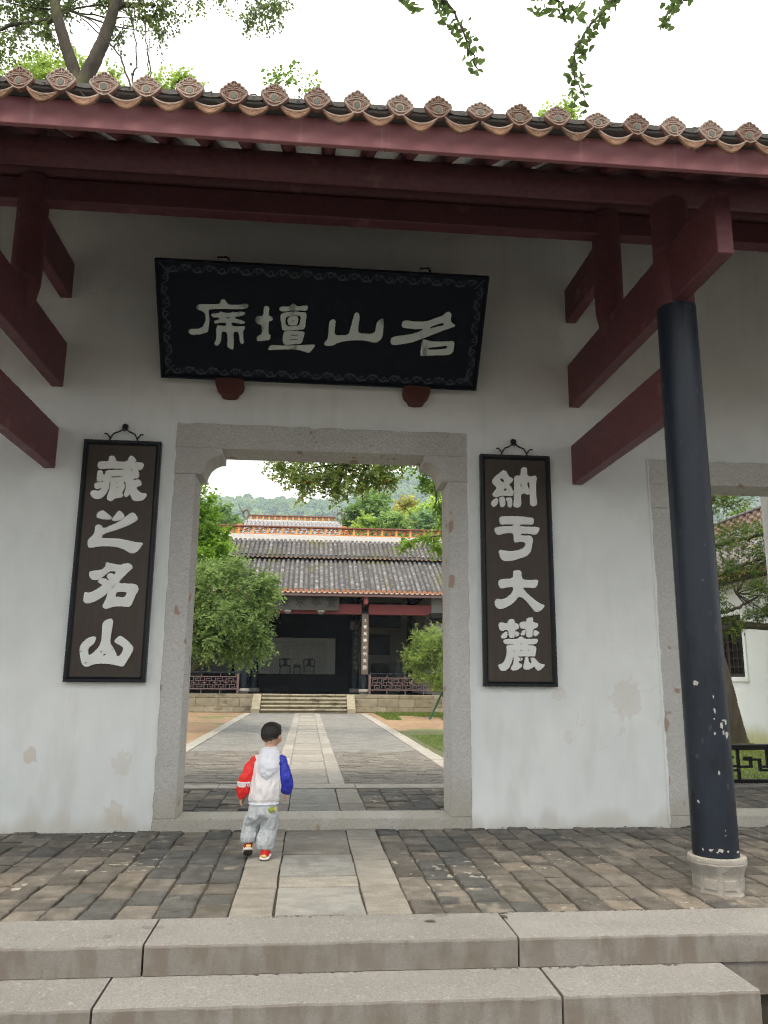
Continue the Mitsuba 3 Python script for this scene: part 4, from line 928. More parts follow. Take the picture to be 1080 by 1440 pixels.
# writing in the hall
STROKE = {
 'gong': ['2,8 8,8', '5,8 5,2', '1,2 9,2'],
 'shan': ['3,9.5 4,8.5', '7,9.5 6,8.5', '2,8 8,8', '2.5,7 7.5,7', '1,6 9,6', '5,9 5,5', '2,5 8,5', '3,3.5 7,3.5 7,1 3,1 3,3.5'],
 'qi': ['1.5,8 8.5,8', '3,9.5 3,3', '7,9.5 7,3', '3,6.3 7,6.3', '3,4.7 7,4.7', '1,3 9,3', '3.5,2.2 2,.8', '6.5,2.2 8,.8'],
 'shi': ['1,9 9,9', '2.5,7.8 7.5,7.8 7.5,6.6 2.5,6.6 2.5,7.8', '2,5.4 8,5.4 8,3.2 2,3.2', '1,4.3 9,4.3', '5,10 5,.8 4,1.2'],
 'bi': ['2,6 1.3,3', '3,7 3.5,2 7,1.8 7.5,3.5', '4.5,8 5.5,6.5', '8,9 2,1.5', '8,6 9,4'],
 'li': ['2,9 5,9.6', '1,7 6,7', '3.6,9.2 3.6,1', '3.4,6.5 1,3.5', '3.8,6.5 5.6,4.5', '7,8.5 7,4', '9,9.5 9,1 8,1.6'],
 'ware': ['1.5,9.5 4,9.5 4,7.5 1.5,7.5 1.5,9.5', '6,9.5 8.5,9.5 8.5,7.5 6,7.5 6,9.5', '1,6 9,6', '5,7.5 4.5,5.5 1,3.8', '5.2,5.8 9,3.8', '1.5,3 4,3 4,1 1.5,1 1.5,3', '6,3 8.5,3 8.5,1 6,1 6,3'],
 'is': ['3,9.5 7,9.5 7,6 3,6 3,9.5', '3,7.7 7,7.7', '1,5 9,5', '5,5 5,1.5', '5,3.2 7.5,3.2', '3,4 1,1', '2.3,2.6 9,.8'],
 'seek': ['1,7.5 9,7.5', '5,9.5 5,1 4,1.5', '1.5,6 3.5,4.5', '1,2 4.2,4', '8.5,6 5.5,4.5', '5.2,4.8 9,1.5', '7,9.3 8,8.4'],
 'true': ['5,10 5,9.2', '1,7.8 1,9 9,9 9,7.8', '2.5,7.8 7.5,7.8 7,6 2,6 2.5,7.8', '1,6.9 9,6.9', '3,5 7,5 7,1.8 3,1.8 3,5', '3,4 7,4', '3,2.9 7,2.9', '3.5,1.6 1.5,.4', '6.5,1.6 8.5,.4']}
def written(n, x, z, w, h, pen, y0, y1):
    g = [LineString([tuple(map(float, q.split(','))) for q in s.split()]) for s in STROKE[n]]
    g = unary_union([LineString([(x + a / 10 * w, z + b / 10 * h) for a, b in l.coords]).buffer(pen, quad_segs=2) for l in g])
    return prism_xz(g, y0, y1)
sb = thing('hall_signboard', 'faded grey signboard with four dark characters under the hall eave', 'signboard')
put('board', box(-1.66, 1.37, 28.84, 28.93, 4.32, 5.06, .015), 'hall_sign', sb)
for i, n in enumerate(('is', 'seek', 'shi', 'true')): put('character', written(n, -1.36 + i * .70, 4.44, .56, .5, .020, 28.832, 28.842), 'hall_sign_ink', sb)
for x in (-.95, .55):
    put('bracket', merge([box(x - .16, x + .16, 28.72, 29.09, 4.22, 4.315, .03), box(x - .10, x + .10, 28.78, 29.08, 4.16, 4.22, .02)]), 'hall_wall', sb)
cb = thing('pillar_couplet', 'brown board with white characters on the hall column', 'board')
put('board', box(2.567 - .155, 2.567 + .155, 28.995, 29.028, 1.50, 4.21, .008), 'couplet_brown', cb)
for i, n in enumerate(('gong', 'shan', 'qi', 'shi', 'bi', 'li', 'qi', 'ware')): put('character', written(n, 2.567 - .10, 3.83 - i * .302, .20, .17, .0085, 28.985, 28.996), 'couplet_white', cb)
c2 = thing('green_couplet', 'dark board with greenish writing on the column inside the hall', 'board')
xg = 2.567 * .93
put('board', box(xg - .17, xg + .17, 32.95, 33.0, 1.6, 4.2, .01), 'panel_black', c2)
g = []
rq = np.random.default_rng(4)
for i in range(8):
    for s in range(5):
        x, z = xg + rq.uniform(-.07, .07), 3.85 - i * .29 + rq.uniform(-.09, .09)
        g.append(prism_xz(LineString([(x - .05, z + rq.uniform(-.03, .03)), (x, z), (x + rq.uniform(-.02, .05), z - .07)]).buffer(.010, quad_segs=1), 32.94, 32.951))
put('faded_writing', merge(g), 'couplet_green', c2)
cp = thing('calligraphy_panel', 'wide pale panel covered in columns of small writing', 'panel')
put('panel', box(-3.85, 1.48, 36.15, 36.24, 1.524, 3.44, .01), 'panel_white', cp)
g = []
for i in range(40):
    x = -3.40 + i * .112
    for q in range(24 - (4 if i % 9 == 8 else 0)):
        z = 3.24 - q * .068
        if rq.uniform() < .06: continue
        w = rq.uniform(.018, .03)
        g.append(box(x - w, x + w, 36.140, 36.151, z - .006, z + .006, .001)); g.append(box(x - .007 + rq.uniform(-.012, .012), x + .007, 36.139, 36.151, z - .024, z + .022, .001))
put('small_writing', merge(g), 'ink', cp, kind='stuff')
def horseshoe_chair(x, label):
    t = thing('armchair', label, 'chair', 'armchairs before the writing panel'); y = 34.9; z = 1.52
    put('seat', box(x - .29, x + .29, y - .22, y + .26, z + .40, z + .46, .01), 'panel_black', t)
    for sx in (-1, 1):
        for sy in (-1, 1): put('leg', box(x + sx * .26 - .022, x + sx * .26 + .022, y + .02 + sy * .20 - .022, y + .02 + sy * .20 + .022, z, z + .40, .004), 'panel_black', t)
    a = np.linspace(-.15 * PI, 1.15 * PI, 17)
    put('arm_rail', tube([(x + .31 * math.cos(q), y + .24 * math.sin(q), z + .66 + .12 * max(0, math.sin(q))) for q in a], .024, 6), 'panel_black', t)
    put('back_splat', box(x - .09, x + .09, y + .21, y + .24, z + .46, z + .78, .006), 'panel_black', t)
    for sx in (-1, 1): put('arm_post', tube([(x + sx * .27, y - .15, z + .46), (x + sx * .30, y - .10, z + .66)], .018, 6), 'panel_black', t)
horseshoe_chair(-1.15, 'dark armchair on the left before the pale writing panel'); horseshoe_chair(.09, 'dark armchair on the right before the pale writing panel')
tt = thing('tea_table', 'small dark table between the two armchairs', 'table')
put('table_top', box(-.73, -.33, 34.6, 35.0, 1.96, 2.0, .01), 'panel_black', tt); put('apron', box(-.70, -.36, 34.63, 34.97, 1.86, 1.958, .01), 'panel_black', tt)
for x in (-.69, -.37):
    for y in (34.64, 34.96): put('leg', box(x - .02, x + .02, y - .02, y + .02, 1.52, 1.86, .004), 'panel_black', tt)
lan = thing('hanging_lantern', 'small pale lantern hanging behind the hall column', 'lantern')
put('body', lathe([(0, 3.62), (.10, 3.64), (.12, 3.75), (.12, 3.95), (.10, 4.05), (0, 4.07)], 2.12, 31.5, 8), 'couplet_brown', lan); put('cord', tube([(2.12, 31.5, 4.07), (2.12, 31.5, 4.9)], .01, 5), 'black_frame', lan)
# ---------------------------------------------------------------- rear pavilion
PV = thing('rear_pavilion', 'smaller pale tiled roof with ridge ornaments rising behind the hall', 'building')
rv = np.random.default_rng(31)
px0, px1, py = -5.0, 2.25, 50.0
put('wall', box(px0 + .3, px1 - .3, py + 1, py + 7, -.5, 11.6, .02), 'hall_wall', PV)
tile_rows(px0, px1, py - 1.2, 10.9, py + 1.6, 12.75, .30, .3, .10, .05, rv, 'roof_tiles', .0, 1.0, parent=PV, mat='pale_tile')
put('roof_deck', (np.array([[x, y, z] for x in (px0, px1) for y, z in ((py - 1.2, 10.86), (py + 1.7, 12.75), (py + 5, 10.8))]), np.array([[0, 3, 4], [0, 4, 1], [1, 4, 5], [1, 5, 2]])), 'dark_tile', PV)
put('ridge_base', box(px0, px1, py + 1.6, py + 1.85, 12.68, 12.92, .02), 'ridge_white', PV)
xs = np.linspace(px0 + .5, px1 - .5, 15)
for a, b in zip(xs[:-1], xs[1:]): flower_panel(a, b, 12.95, 13.22, py + 1.65, PV, 0)
put('ridge_cap', box(px0 + .4, px1 - .4, py + 1.6, py + 1.85, 13.22, 13.30, .01), 'ridge_red', PV)
for s, x in ((-1, px0 + .12), (1, px1 - .12)):
    k = put('ridge_ornament', merge([tube([(x + .26 * math.cos(q) * .8, py + 1.7, 13.38 + .30 * math.sin(q)) for q in np.linspace(0, 2 * PI, 13)], .10, 6), tube([(x, py + 1.7, 12.6), (x, py + 1.7, 13.1)], [.22, .14], 8)]), 'boss_glaze', PV)
    put('horn', tube([(x + s * .2, py + 1.7, 13.3), (x + s * .42, py + 1.7, 13.75), (x + s * .62, py + 1.7, 14.1)], [.07, .04, .03], 6), 'dark_tile', k)
    for i in range(7): put('verge_tile', box(x + s * (.14 + .03 * i), x + s * (.14 + .03 * i) + .36, py + .5 - i * .25, py + .9 - i * .25, 12.25 - i * .18, 12.36 - i * .18, .02) if s > 0 else box(x - (.14 + .03 * i) - .36, x - (.14 + .03 * i), py + .5 - i * .25, py + .9 - i * .25, 12.25 - i * .18, 12.36 - i * .18, .02), 'ridge_orange', PV)

# ---------------------------------------------------------------- side gallery seen through the right doorway
SGL = thing('side_gallery', 'white walled side building with lattice window and mossy tiled roof', 'building')
GX = 10.7
Wp = Polygon([(4, -.3), (34, -.3), (34, 3.75), (4, 3.75)]).difference(Polygon([(11.55, 1.42), (13.3, 1.42), (13.3, 2.95), (11.55, 2.95)]))
def prism_yz(poly, x0, x1):
    v, f = prism_xz(poly, 0, x1 - x0); return np.stack([x0 + v[:, 1], v[:, 0], v[:, 2]], 1), np.asarray(f)[:, ::-1]
put('wall', prism_yz(Wp, GX, GX + .3), 'limewash', SGL)
wk = put('window', merge([box(GX + .14, GX + .18, 11.55, 13.3, 1.42, 2.95, .004)]), 'window_glass', SGL)
def yring(y0, y1, z0, z1, w, x0, x1): return prism_yz(Polygon([(y0, z0), (y1, z0), (y1, z1), (y0, z1)]).difference(Polygon([(y0 + w, z0 + w), (y1 - w, z0 + w), (y1 - w, z1 - w), (y0 + w, z1 - w)])), x0, x1)
put('surround', yring(11.44, 13.41, 1.31, 3.06, .11, GX - .04, GX + .05), 'limewash', wk)
put('frame', yring(11.56, 13.29, 1.43, 2.94, .07, GX + .05, GX + .13), 'window_wood', wk)
lat = []
for i in range(1, 8): lat.append(box(GX + .07, GX + .11, 11.6 + i * .21 - .016, 11.6 + i * .21 + .016, 1.46, 2.92, .003))
for i in range(1, 7): lat.append(box(GX + .072, GX + .108, 11.6, 13.26, 1.46 + i * .21 - .016, 1.46 + i * .21 + .016, .003))
lat.append(box(GX + .06, GX + .125, 12.38, 12.48, 1.45, 2.93, .003))
put('lattice', merge(lat), 'window_wood', wk)
rs = np.random.default_rng(14)
tile_rows(4, 34, GX - .55, 3.80, GX + 3.6, 6.05, .26, .24, .09, .05, rs, 'roof_tiles', .3, .9, axis='x', parent=SGL)
put('roof_deck', (np.array([[x, y, z] for y in (4, 34) for x, z in ((GX - .55, 3.76), (GX + 3.6, 6.03), (GX + 7.5, 3.8))]), np.array([[0, 3, 4], [0, 4, 1], [1, 4, 5], [1, 5, 2]])), 'dark_tile', SGL)
put('ridge_base', box(GX + 3.5, GX + 3.75, 4, 34, 6.0, 6.28, .01), 'grey_tile', SGL, uv=(.75, .3))
br = []
y = 4.0
n = 0
while y < 34:
    for r in range(4):
        if (n + r) % 2 == 0: br.append(box(GX + 3.52, GX + 3.72, y, y + .2, 6.285 + r * .11, 6.385 + r * .11, .006))
    y += .21; n += 1
put('ridge_lattice', merge(br), 'ridge_brick', SGL, kind='stuff')
put('ridge_cap', box(GX + 3.48, GX + 3.76, 4, 34, 6.73, 6.80, .01), 'grey_tile', SGL, uv=(.6, .3))
ed = []
for y in np.arange(4.1, 34, .26):
    q = np.linspace(0, 2 * PI, 8)[:-1]
    ed.append(prism_yz(Polygon([(y + .08 * math.cos(w), 3.84 + .06 * math.sin(w)) for w in q]), GX - .59, GX - .55))
    ed.append(prism_yz(Polygon([(y + .03, 3.80), (y + .23, 3.80), (y + .13, 3.71)]), GX - .58, GX - .55))
put('eave_tiles', merge(ed), 'terracotta', SGL, kind='stuff', uv=(.9, 0))

# low black fretwork railing on the edge of the paving, right doorway
BR = thing('low_railing', 'low black fretwork railing seen through the right doorway', 'railing')
ry = 2.78
put('top_rail', box(3.2, 6.28, ry - .07, ry + .07, .44, .505, .008), 'rail_black', BR)
put('bottom_rail', box(3.2, 6.28, ry - .03, ry + .03, .025, .075, .005), 'rail_black', BR)
fr = []
for c in range(4):
    x0 = 3.25 + c * .76; w = .76
    for (a, b, cc, d) in ((0, 0, 0, 1), (.12, .66, .38, .66), (.38, .66, .38, .30), (.0, .42, .22, .42), (.22, .42, .22, .72), (.12, .72, .22, .72), (.38, .42, .52, .42), (.52, .42, .52, 1), (.52, .74, .9, .74), (.70, 0, .70, 1), (.70, .30, 1, .30), (.38, .30, .70, .30), (.86, .74, .86, .44), (.86, .44, 1, .44), (.60, .0, .60, .30), (.82, .0, .82, .30)):
        X = lambda t: x0 + t * w
        Z = lambda t: .075 + t * .365
        fr.append(box(min(X(a), X(cc)) - .016, max(X(a), X(cc)) + .016, ry - .02, ry + .02, min(Z(b), Z(d)) - .014, max(Z(b), Z(d)) + .014, .002))
put('fretwork', merge(fr), 'rail_black', BR)
put('end_post', box(6.2, 6.29, ry - .05, ry + .05, .0, .52, .006), 'rail_black', BR)

# ---------------------------------------------------------------- plants
LEAF_GAIN = 2.35
def leaves(P, A, N, L, W, col, fold=.25):
    """folded diamond leaves: base points P, axes A, normals N (k, 3); lengths and widths (k,)"""
    A = A / (np.linalg.norm(A, axis=1, keepdims=True) + 1e-9)
    B = np.cross(A, N); B /= np.linalg.norm(B, axis=1, keepdims=True) + 1e-9
    Nn = np.cross(B, A)
    L, W = L[:, None], W[:, None]
    mid = P + A * L * .48 + Nn * W * fold
    V = np.stack([P, mid + B * W, P + A * L, mid - B * W], 1).reshape(-1, 3)
    o = np.arange(len(P))[:, None] * 4
    F = np.stack([o + [0, 1, 2], o + [0, 2, 3]], 1).reshape(-1, 3)
    return V, F, np.minimum(np.repeat(col, 4, 0) * LEAF_GAIN, .8)
def sprays(clumps, n, per, slen, leaf, rng, c0, c1, droop=.25, aspect=.42, shell=.45, hue=None):
    """clumps: (x, y, z, rx, ry, rz); sprays of leaves that start inside a clump and grow outwards"""
    cl = np.asarray(clumps, float); wts = (cl[:, 3] * cl[:, 4] * cl[:, 5]) ** (2 / 3); wts /= wts.sum()
    i = rng.choice(len(cl), n, p=wts)
    d = rng.normal(size=(n, 3)); d /= np.linalg.norm(d, axis=1, keepdims=True)
    rad = rng.uniform(shell ** 2, 1, n) ** .5
    st = cl[i, :3] + d * cl[i, 3:] * rad[:, None] - d * slen * .5
    gd = d * .8 + rng.normal(size=(n, 3)) * .55 + np.array([0, 0, -droop]); gd /= np.linalg.norm(gd, axis=1, keepdims=True)
    ctone = rng.uniform(0, 1, len(cl)); tone = np.clip(.45 * ctone[i] + .55 * rng.uniform(0, 1, n), 0, 1)
    t = np.tile(np.linspace(.1, 1, per), n) + rng.uniform(-.05, .05, n * per)
    r = np.repeat
    P = r(st, per, 0) + r(gd, per, 0) * (t * slen * r(rng.uniform(.6, 1.25, n), per))[:, None]
    P[:, 2] -= droop * slen * .5 * t ** 2
    side = np.tile(np.where(np.arange(per) % 2, 1.0, -1.0), n)
    perp = np.cross(r(gd, per, 0), [0, 0, 1.0]) + rng.normal(size=(n * per, 3)) * .35
    A = r(gd, per, 0) * .55 + perp * side[:, None] * .8 + np.array([0, 0, -.25]) + rng.normal(size=(n * per, 3)) * .25
    N = np.array([0, 0, 1.0]) + rng.normal(size=(n * per, 3)) * .45
    L = leaf * rng.uniform(.65, 1.25, n * per); W = L * aspect * rng.uniform(.8, 1.2, n * per)
    tt = np.clip(r(tone, per) + rng.normal(0, .14, n * per), 0, 1)[:, None]
    col = np.asarray(c0) * (1 - tt) + np.asarray(c1) * tt
    if hue is not None:
        m = rng.uniform(size=n * per) < hue[0]; col[m] = np.asarray(hue[1])
    return leaves(P, A, N, L, W, col)
def ragged(CL, n, rng, s=(.16, .32), out=1.05):
    """small satellite clumps round the edge of a crown, so that its outline breaks up"""
    cl = np.asarray(CL, float); res = list(CL)
    for _ in range(n):
        c = cl[rng.integers(len(cl))]; d = rng.normal(size=3); d /= np.linalg.norm(d); d[2] = d[2] if d[2] > -.5 else -d[2]
        r = rng.uniform(*s); res.append((*(c[:3] + d * c[3:] * out), r, r, r * .8))
    return res
def foliage(parent, name, *a, **k):
    V, F, Cc = sprays(*a, **k)
    return put(name, (V, F), 'leaf', parent, color=Cc)
def limb(pts, r0, r1, rng, wob=.04, n=None, seg=10):
    pts = np.asarray(pts, float)
    t = np.linspace(0, len(pts) - 1, seg * (len(pts) - 1) + 1)
    from scipy.interpolate import CubicSpline
    P = CubicSpline(np.arange(len(pts)), pts)(t) if len(pts) > 2 else np.array([np.interp(t, [0, 1], pts[:, k]) for k in range(3)]).T
    e = rng.normal(0, wob, P.shape); e[0] = e[-1] = 0
    P = P + e * (.35 if r0 < .07 else .10)
    return tube(P, np.linspace(r0, r1, len(P)), n or 9)
def twigs(clumps, root, rng, r=.03, n=3):
    out = []
    for c in clumps:
        for _ in range(n):
            e = np.array(c[:3]) + rng.uniform(-.6, .6, 3) * np.array(c[3:])
            m = (np.array(root) + e) / 2 + rng.normal(0, .12, 3) * np.linalg.norm(e - root) * .5
            out.append(limb([root, m, e], r, r * .2, rng, .02, 5, 5))
    return out
G0, G1 = (.030, .055, .016), (.115, .175, .035)
# left courtyard shrub tree
rt = np.random.default_rng(41)
t = thing('broad_shrub', 'broad dense green shrub tree standing left of the courtyard path', 'tree')
CL = [(-2.5, 15, 3.7, 1.0, 1.1, .85), (-1.75, 14.9, 3.5, .75, .9, .7), (-3.3, 15, 3.2, .9, 1.0, .9), (-2.1, 14.6, 2.7, 1.0, 1.0, .7), (-1.45, 14.8, 2.85, .5, .6, .5), (-2.9, 14.8, 2.25, .9, .9, .6), (-1.8, 14.9, 2.05, .8, .8, .45), (-1.3, 14.7, 2.2, .42, .5, .4), (-2.3, 15.2, 4.25, .6, .7, .45), (-3.6, 15.2, 4.0, .8, .9, .8), (-1.25, 14.9, 3.75, .35, .4, .25)]
put('trunk', merge([limb([(-3.9, 15.2, ZC - .1), (-3.7, 15.1, .8), (-2.8, 15, 1.8)], .11, .08, rt), limb([(-2.8, 15, 1.8), (-2.2, 14.9, 2.9), (-1.7, 14.8, 3.3)], .06, .02, rt), limb([(-2.8, 15, 1.8), (-3.1, 15, 3.0), (-3.0, 15, 4.0)], .06, .02, rt)] + twigs(CL, (-2.6, 15, 2.4), rt, .022, 2)), 'bark', t, smooth=60)
foliage(t, 'foliage', ragged(CL, 46, rt), 3600, 9, .34, .080, rt, (.04, .068, .024), (.17, .235, .085), droop=.3)
t = thing('tall_bushy_tree', 'tall bright green tree against the left doorway jamb', 'tree')
CL = [(-3.25, 17, 5.9, .6, .8, .9), (-3.7, 17, 5.0, .9, .9, .8), (-3.0, 17, 5.1, .5, .6, .6), (-3.6, 17, 6.6, .6, .7, .6), (-4.3, 17, 6.0, .9, .9, 1.2), (-4.2, 17, 4.2, 1.0, 1.0, .9), (-3.2, 17, 4.4, .6, .7, .5), (-2.72, 17, 5.25, .36, .5, .5), (-2.85, 16.4, 4.5, .5, .6, .5), (-3.3, 16.2, 4.6, .5, .5, .5)]
put('trunk', merge([limb([(-4.1, 17.1, ZC - .1), (-4.0, 17, 2.5), (-3.7, 17, 5.5)], .16, .05, rt)] + twigs(CL, (-3.9, 17, 4.0), rt, .03, 2)), 'bark', t, smooth=60)
foliage(t, 'foliage', ragged(CL, 24, rt), 2100, 9, .34, .10, rt, (.055, .10, .018), (.15, .25, .030), droop=.2)
# tree to the right of the path whose boughs hang into the doorway
t = thing('overhanging_tree', 'old tree right of the courtyard with boughs hanging into the doorway view', 'tree')
ro = np.random.default_rng(43)
CL = [(-.55, 12, 6.4, .55, .5, .32), (-.1, 12, 6.15, .5, .5, .33), (.35, 12, 6.3, .5, .5, .35), (.75, 12, 6.2, .55, .5, .42), (1.2, 12, 6.35, .5, .5, .35), (1.65, 12, 6.35, .45, .5, .3), (-.25, 12.1, 5.80, .22, .25, .16), (.55, 12, 5.9, .35, .3, .2), (-.95, 12, 6.55, .28, .3, .2), (.2, 12, 6.9, 1.5, 1.2, .45), (1.6, 12.2, 7.0, 1.2, 1.2, .5), (1.95, 12, 6.2, .22, .3, .2)]
HANG = [(2.55, 9.2, 5.55, .30, .3, .38), (2.75, 9.2, 5.05, .22, .3, .35), (2.35, 9.1, 5.85, .3, .3, .2), (2.75, 9.2, 4.65, .16, .2, .25)]
RL = [(3.0, 16, 5.35, .35, .4, .10), (3.5, 16, 5.5, .45, .4, .18), (2.75, 16, 5.15, .18, .2, .09), (3.9, 16, 5.2, .4, .4, .3)]
put('trunk', merge([limb([(5.2, 13, ZC - .2), (5.0, 13, 3.0), (4.6, 12.7, 6.2), (3.6, 12.3, 8.6)], .34, .16, ro, n=14),
                    limb([(4.7, 12.8, 5.8), (3.3, 12.2, 6.75), (2.0, 12, 6.72), (.8, 12, 6.75), (-.6, 12, 6.6)], .13, .03, ro), limb([(.85, 12, 6.75), (.75, 12, 6.45), (.72, 12, 6.2), (.6, 12, 6.05)], .05, .02, ro),
                    limb([(4.6, 12.7, 6.2), (3.6, 10.6, 6.6), (2.75, 9.4, 6.2), (2.65, 9.2, 5.5), (2.6, 9.2, 4.9)], .09, .014, ro), limb([(4.8, 13, 4.6), (4.2, 14.8, 5.3), (3.4, 16, 5.45)], .06, .02, ro)] + twigs(CL[:6], (.8, 12, 6.6), ro, .02, 2)), 'bark', t, smooth=60)
V1 = sprays(ragged(CL[:10], 14, ro, (.1, .22)) + CL[10:], 1000, 9, .32, .095, ro, (.045, .07, .022), (.20, .25, .075), droop=.35, shell=.2, hue=(.03, (.20, .10, .03)))
V2 = sprays(HANG, 85, 8, .28, .085, ro, (.035, .06, .016), (.09, .15, .03), droop=.6, shell=.2)
V3 = sprays(RL, 150, 8, .28, .09, ro, (.06, .10, .02), (.14, .22, .03), droop=.2, shell=.2)
VV, FF = merge([v[:2] for v in (V1, V2, V3)]); put('foliage', (VV, FF), 'leaf', t, color=np.vstack([v[2] for v in (V1, V2, V3)]))
# feathery young tree right of the steps, with its prop
t = thing('feathery_young_tree', 'feathery young tree in front of the right hall railing', 'tree')
rf = np.random.default_rng(44)
CL = [(4.55, 23, 2.6, .5, .5, .45), (4.3, 23, 2.0, .55, .5, .25), (3.95, 23, 2.2, .35, .3, .12), (4.0, 23, 1.75, .4, .4, .14), (4.8, 23, 2.0, .55, .5, .5), (4.1, 23, 2.9, .16, .2, .35), (4.7, 23, 3.1, .3, .3, .3), (5.2, 23, 2.6, .6, .5, .8), (4.5, 23, 1.45, .6, .5, .18), (4.9, 23, 1.15, .4, .4, .2)]
put('trunk', merge([limb([(5.3, 23, ZC - .1), (5.1, 23, .9), (4.8, 23, 1.9), (4.7, 23, 2.9)], .05, .015, rf), limb([(5.1, 23, .9), (4.6, 23, 1.3), (4.1, 23, 1.5)], .03, .01, rf)] + twigs(CL, (4.85, 23, 1.7), rf, .015, 2)), 'bark', t, smooth=60)
foliage(t, 'foliage', ragged(CL, 18, rf, (.12, .25)), 1400, 10, .36, .085, rf, (.07, .10, .03), (.19, .25, .07), droop=.1, aspect=.24)
k = thing('green_prop', 'dark green wooden prop leaning against the young tree', 'stake')
put('pole', tube([(4.55, 22.7, ZC - .05), (5.2, 23.0, 1.05)], .035, 8), 'stake_green', k); put('tie', tube([(5.12 + .06 * math.cos(a), 22.99, .95 + .06 * math.sin(a)) for a in np.linspace(0, 2 * PI, 9)], .012, 5), 'black_frame', k)
# grass
def grass(name, label, region, n, h, rng, cat='grass', z=None):
    x0, x1, y0, y1 = region
    P = np.stack([rng.uniform(x0, x1, n), rng.uniform(y0, y1, n), np.full(n, (ZC if z is None else z) - .035)], 1)
    keep = meshkit.noise(np.c_[P[:, 0] * 1.3, P[:, 1] * .8, np.zeros(n)], 3) > .30; P = P[keep]; n = len(P)
    A = rng.normal(size=(n, 3)) * .35 + np.array([0, 0, 1.0]); N = rng.normal(size=(n, 3)); N[:, 2] *= .2
    tt = rng.uniform(0, 1, (n, 1)); col = np.array((.05, .075, .018)) * (1 - tt) + np.array((.115, .16, .042)) * tt
    V, F, Cc = leaves(P, A, N, h * rng.uniform(.5, 1.3, n), np.full(n, h * .12), col)
    k = put(name, (V, F), 'leaf', None, color=Cc)
    labels[k] = {'label': label, 'category': cat, 'kind': 'stuff'}
grass('grass', 'short green grass beside the right edge of the courtyard path', (2.9, 9, 22.0, 28.0), 14000, .10, rf)
grass('lawn', 'lawn behind the low black railing', (2.7, 10.5, 3.1, 14.0), 32000, .07, rf)
# tree with layered foliage before the side gallery
t = thing('layered_evergreen', 'evergreen with layered needle foliage before the white side building', 'tree')
ry_ = np.random.default_rng(47)
CL = [(9.3, 9.5, 5.35, .8, .7, .35), (9.9, 9.4, 4.65, .9, .7, .22), (9.2, 9.4, 4.3, .7, .6, .30), (10.2, 9.3, 4.15, .6, .6, .22), (9.4, 9.4, 3.75, .7, .6, .25), (9.9, 9.3, 3.3, .5, .5, .28), (10.3, 9.2, 2.85, .45, .5, .3), (9.8, 9.3, 2.75, .35, .4, .2), (10.3, 9.1, 2.45, .35, .4, .2), (9.25, 9.4, 2.5, .3, .4, .3), (8.9, 9.4, 3.2, .5, .5, .6), (10.9, 9.1, 3.3, .5, .5, .4), (11.0, 9.1, 4.4, .5, .5, .3)]
put('trunk', merge([limb([(9.45, 9.75, ZC - .2), (9.16, 9.6, .5), (8.92, 9.5, 1.6), (8.65, 9.5, 3.0), (8.7, 9.5, 4.6), (9.1, 9.5, 5.4)], .26, .08, ry_, n=14), limb([(8.8, 9.5, 2.3), (9.5, 9.4, 2.52), (10.1, 9.25, 2.50), (10.6, 9.1, 2.8), (10.9, 9.1, 3.3)], .10, .04, ry_),
                    limb([(8.75, 9.5, 2.7), (9.4, 9.4, 2.9), (9.85, 9.3, 3.15)], .05, .02, ry_), limb([(8.7, 9.5, 3.5), (9.8, 9.4, 3.9), (10.2, 9.3, 4.05)], .05, .02, ry_), limb([(8.7, 9.5, 4.2), (9.9, 9.4, 4.5), (10.4, 9.3, 4.6)], .05, .02, ry_)] + twigs(CL[2:9], (9.4, 9.4, 3.2), ry_, .018, 2)), 'bark', t, smooth=60)
foliage(t, 'foliage', CL, 2600, 12, .20, .055, ry_, (.022, .040, .014), (.085, .125, .030), droop=-.15, aspect=.22, shell=.2, hue=(.05, (.22, .17, .05)))
t = thing('background_tree', 'leafy tree rising behind the side building roof', 'tree')
CL = [(17.5, 19, 7.2, 1.6, 1.5, 1.2), (19.5, 19, 7.8, 1.6, 1.5, 1.3), (16.0, 20, 6.8, 1.2, 1.2, .9), (18.5, 19, 9.0, 1.8, 1.5, 1.3), (21.5, 18, 8.0, 1.5, 1.5, 1.4)]
put('trunk', merge([limb([(18.6, 19.3, -.5), (18.5, 19.2, 4), (18.5, 19, 8)], .25, .06, ry_)] + twigs(CL, (18.5, 19, 5.5), ry_, .03, 2)), 'bark', t, smooth=60)
foliage(t, 'foliage', CL, 1500, 9, .45, .14, ry_, (.05, .085, .025), (.14, .21, .05), droop=.15)
t = thing('yellow_shrub', 'small yellow leaved shrub at the foot of the white side wall', 'plant')
foliage(t, 'foliage', [(9.9, 8.6, .28, .28, .25, .30), (10.25, 8.6, .2, .22, .2, .25)], 90, 8, .15, .06, ry_, (.34, .20, .02), (.55, .40, .04), droop=.1)
put('stem', merge(twigs([(9.9, 8.6, .25, .2, .2, .2)], (9.95, 8.6, ZC - .05), ry_, .012, 5)), 'bark', t)
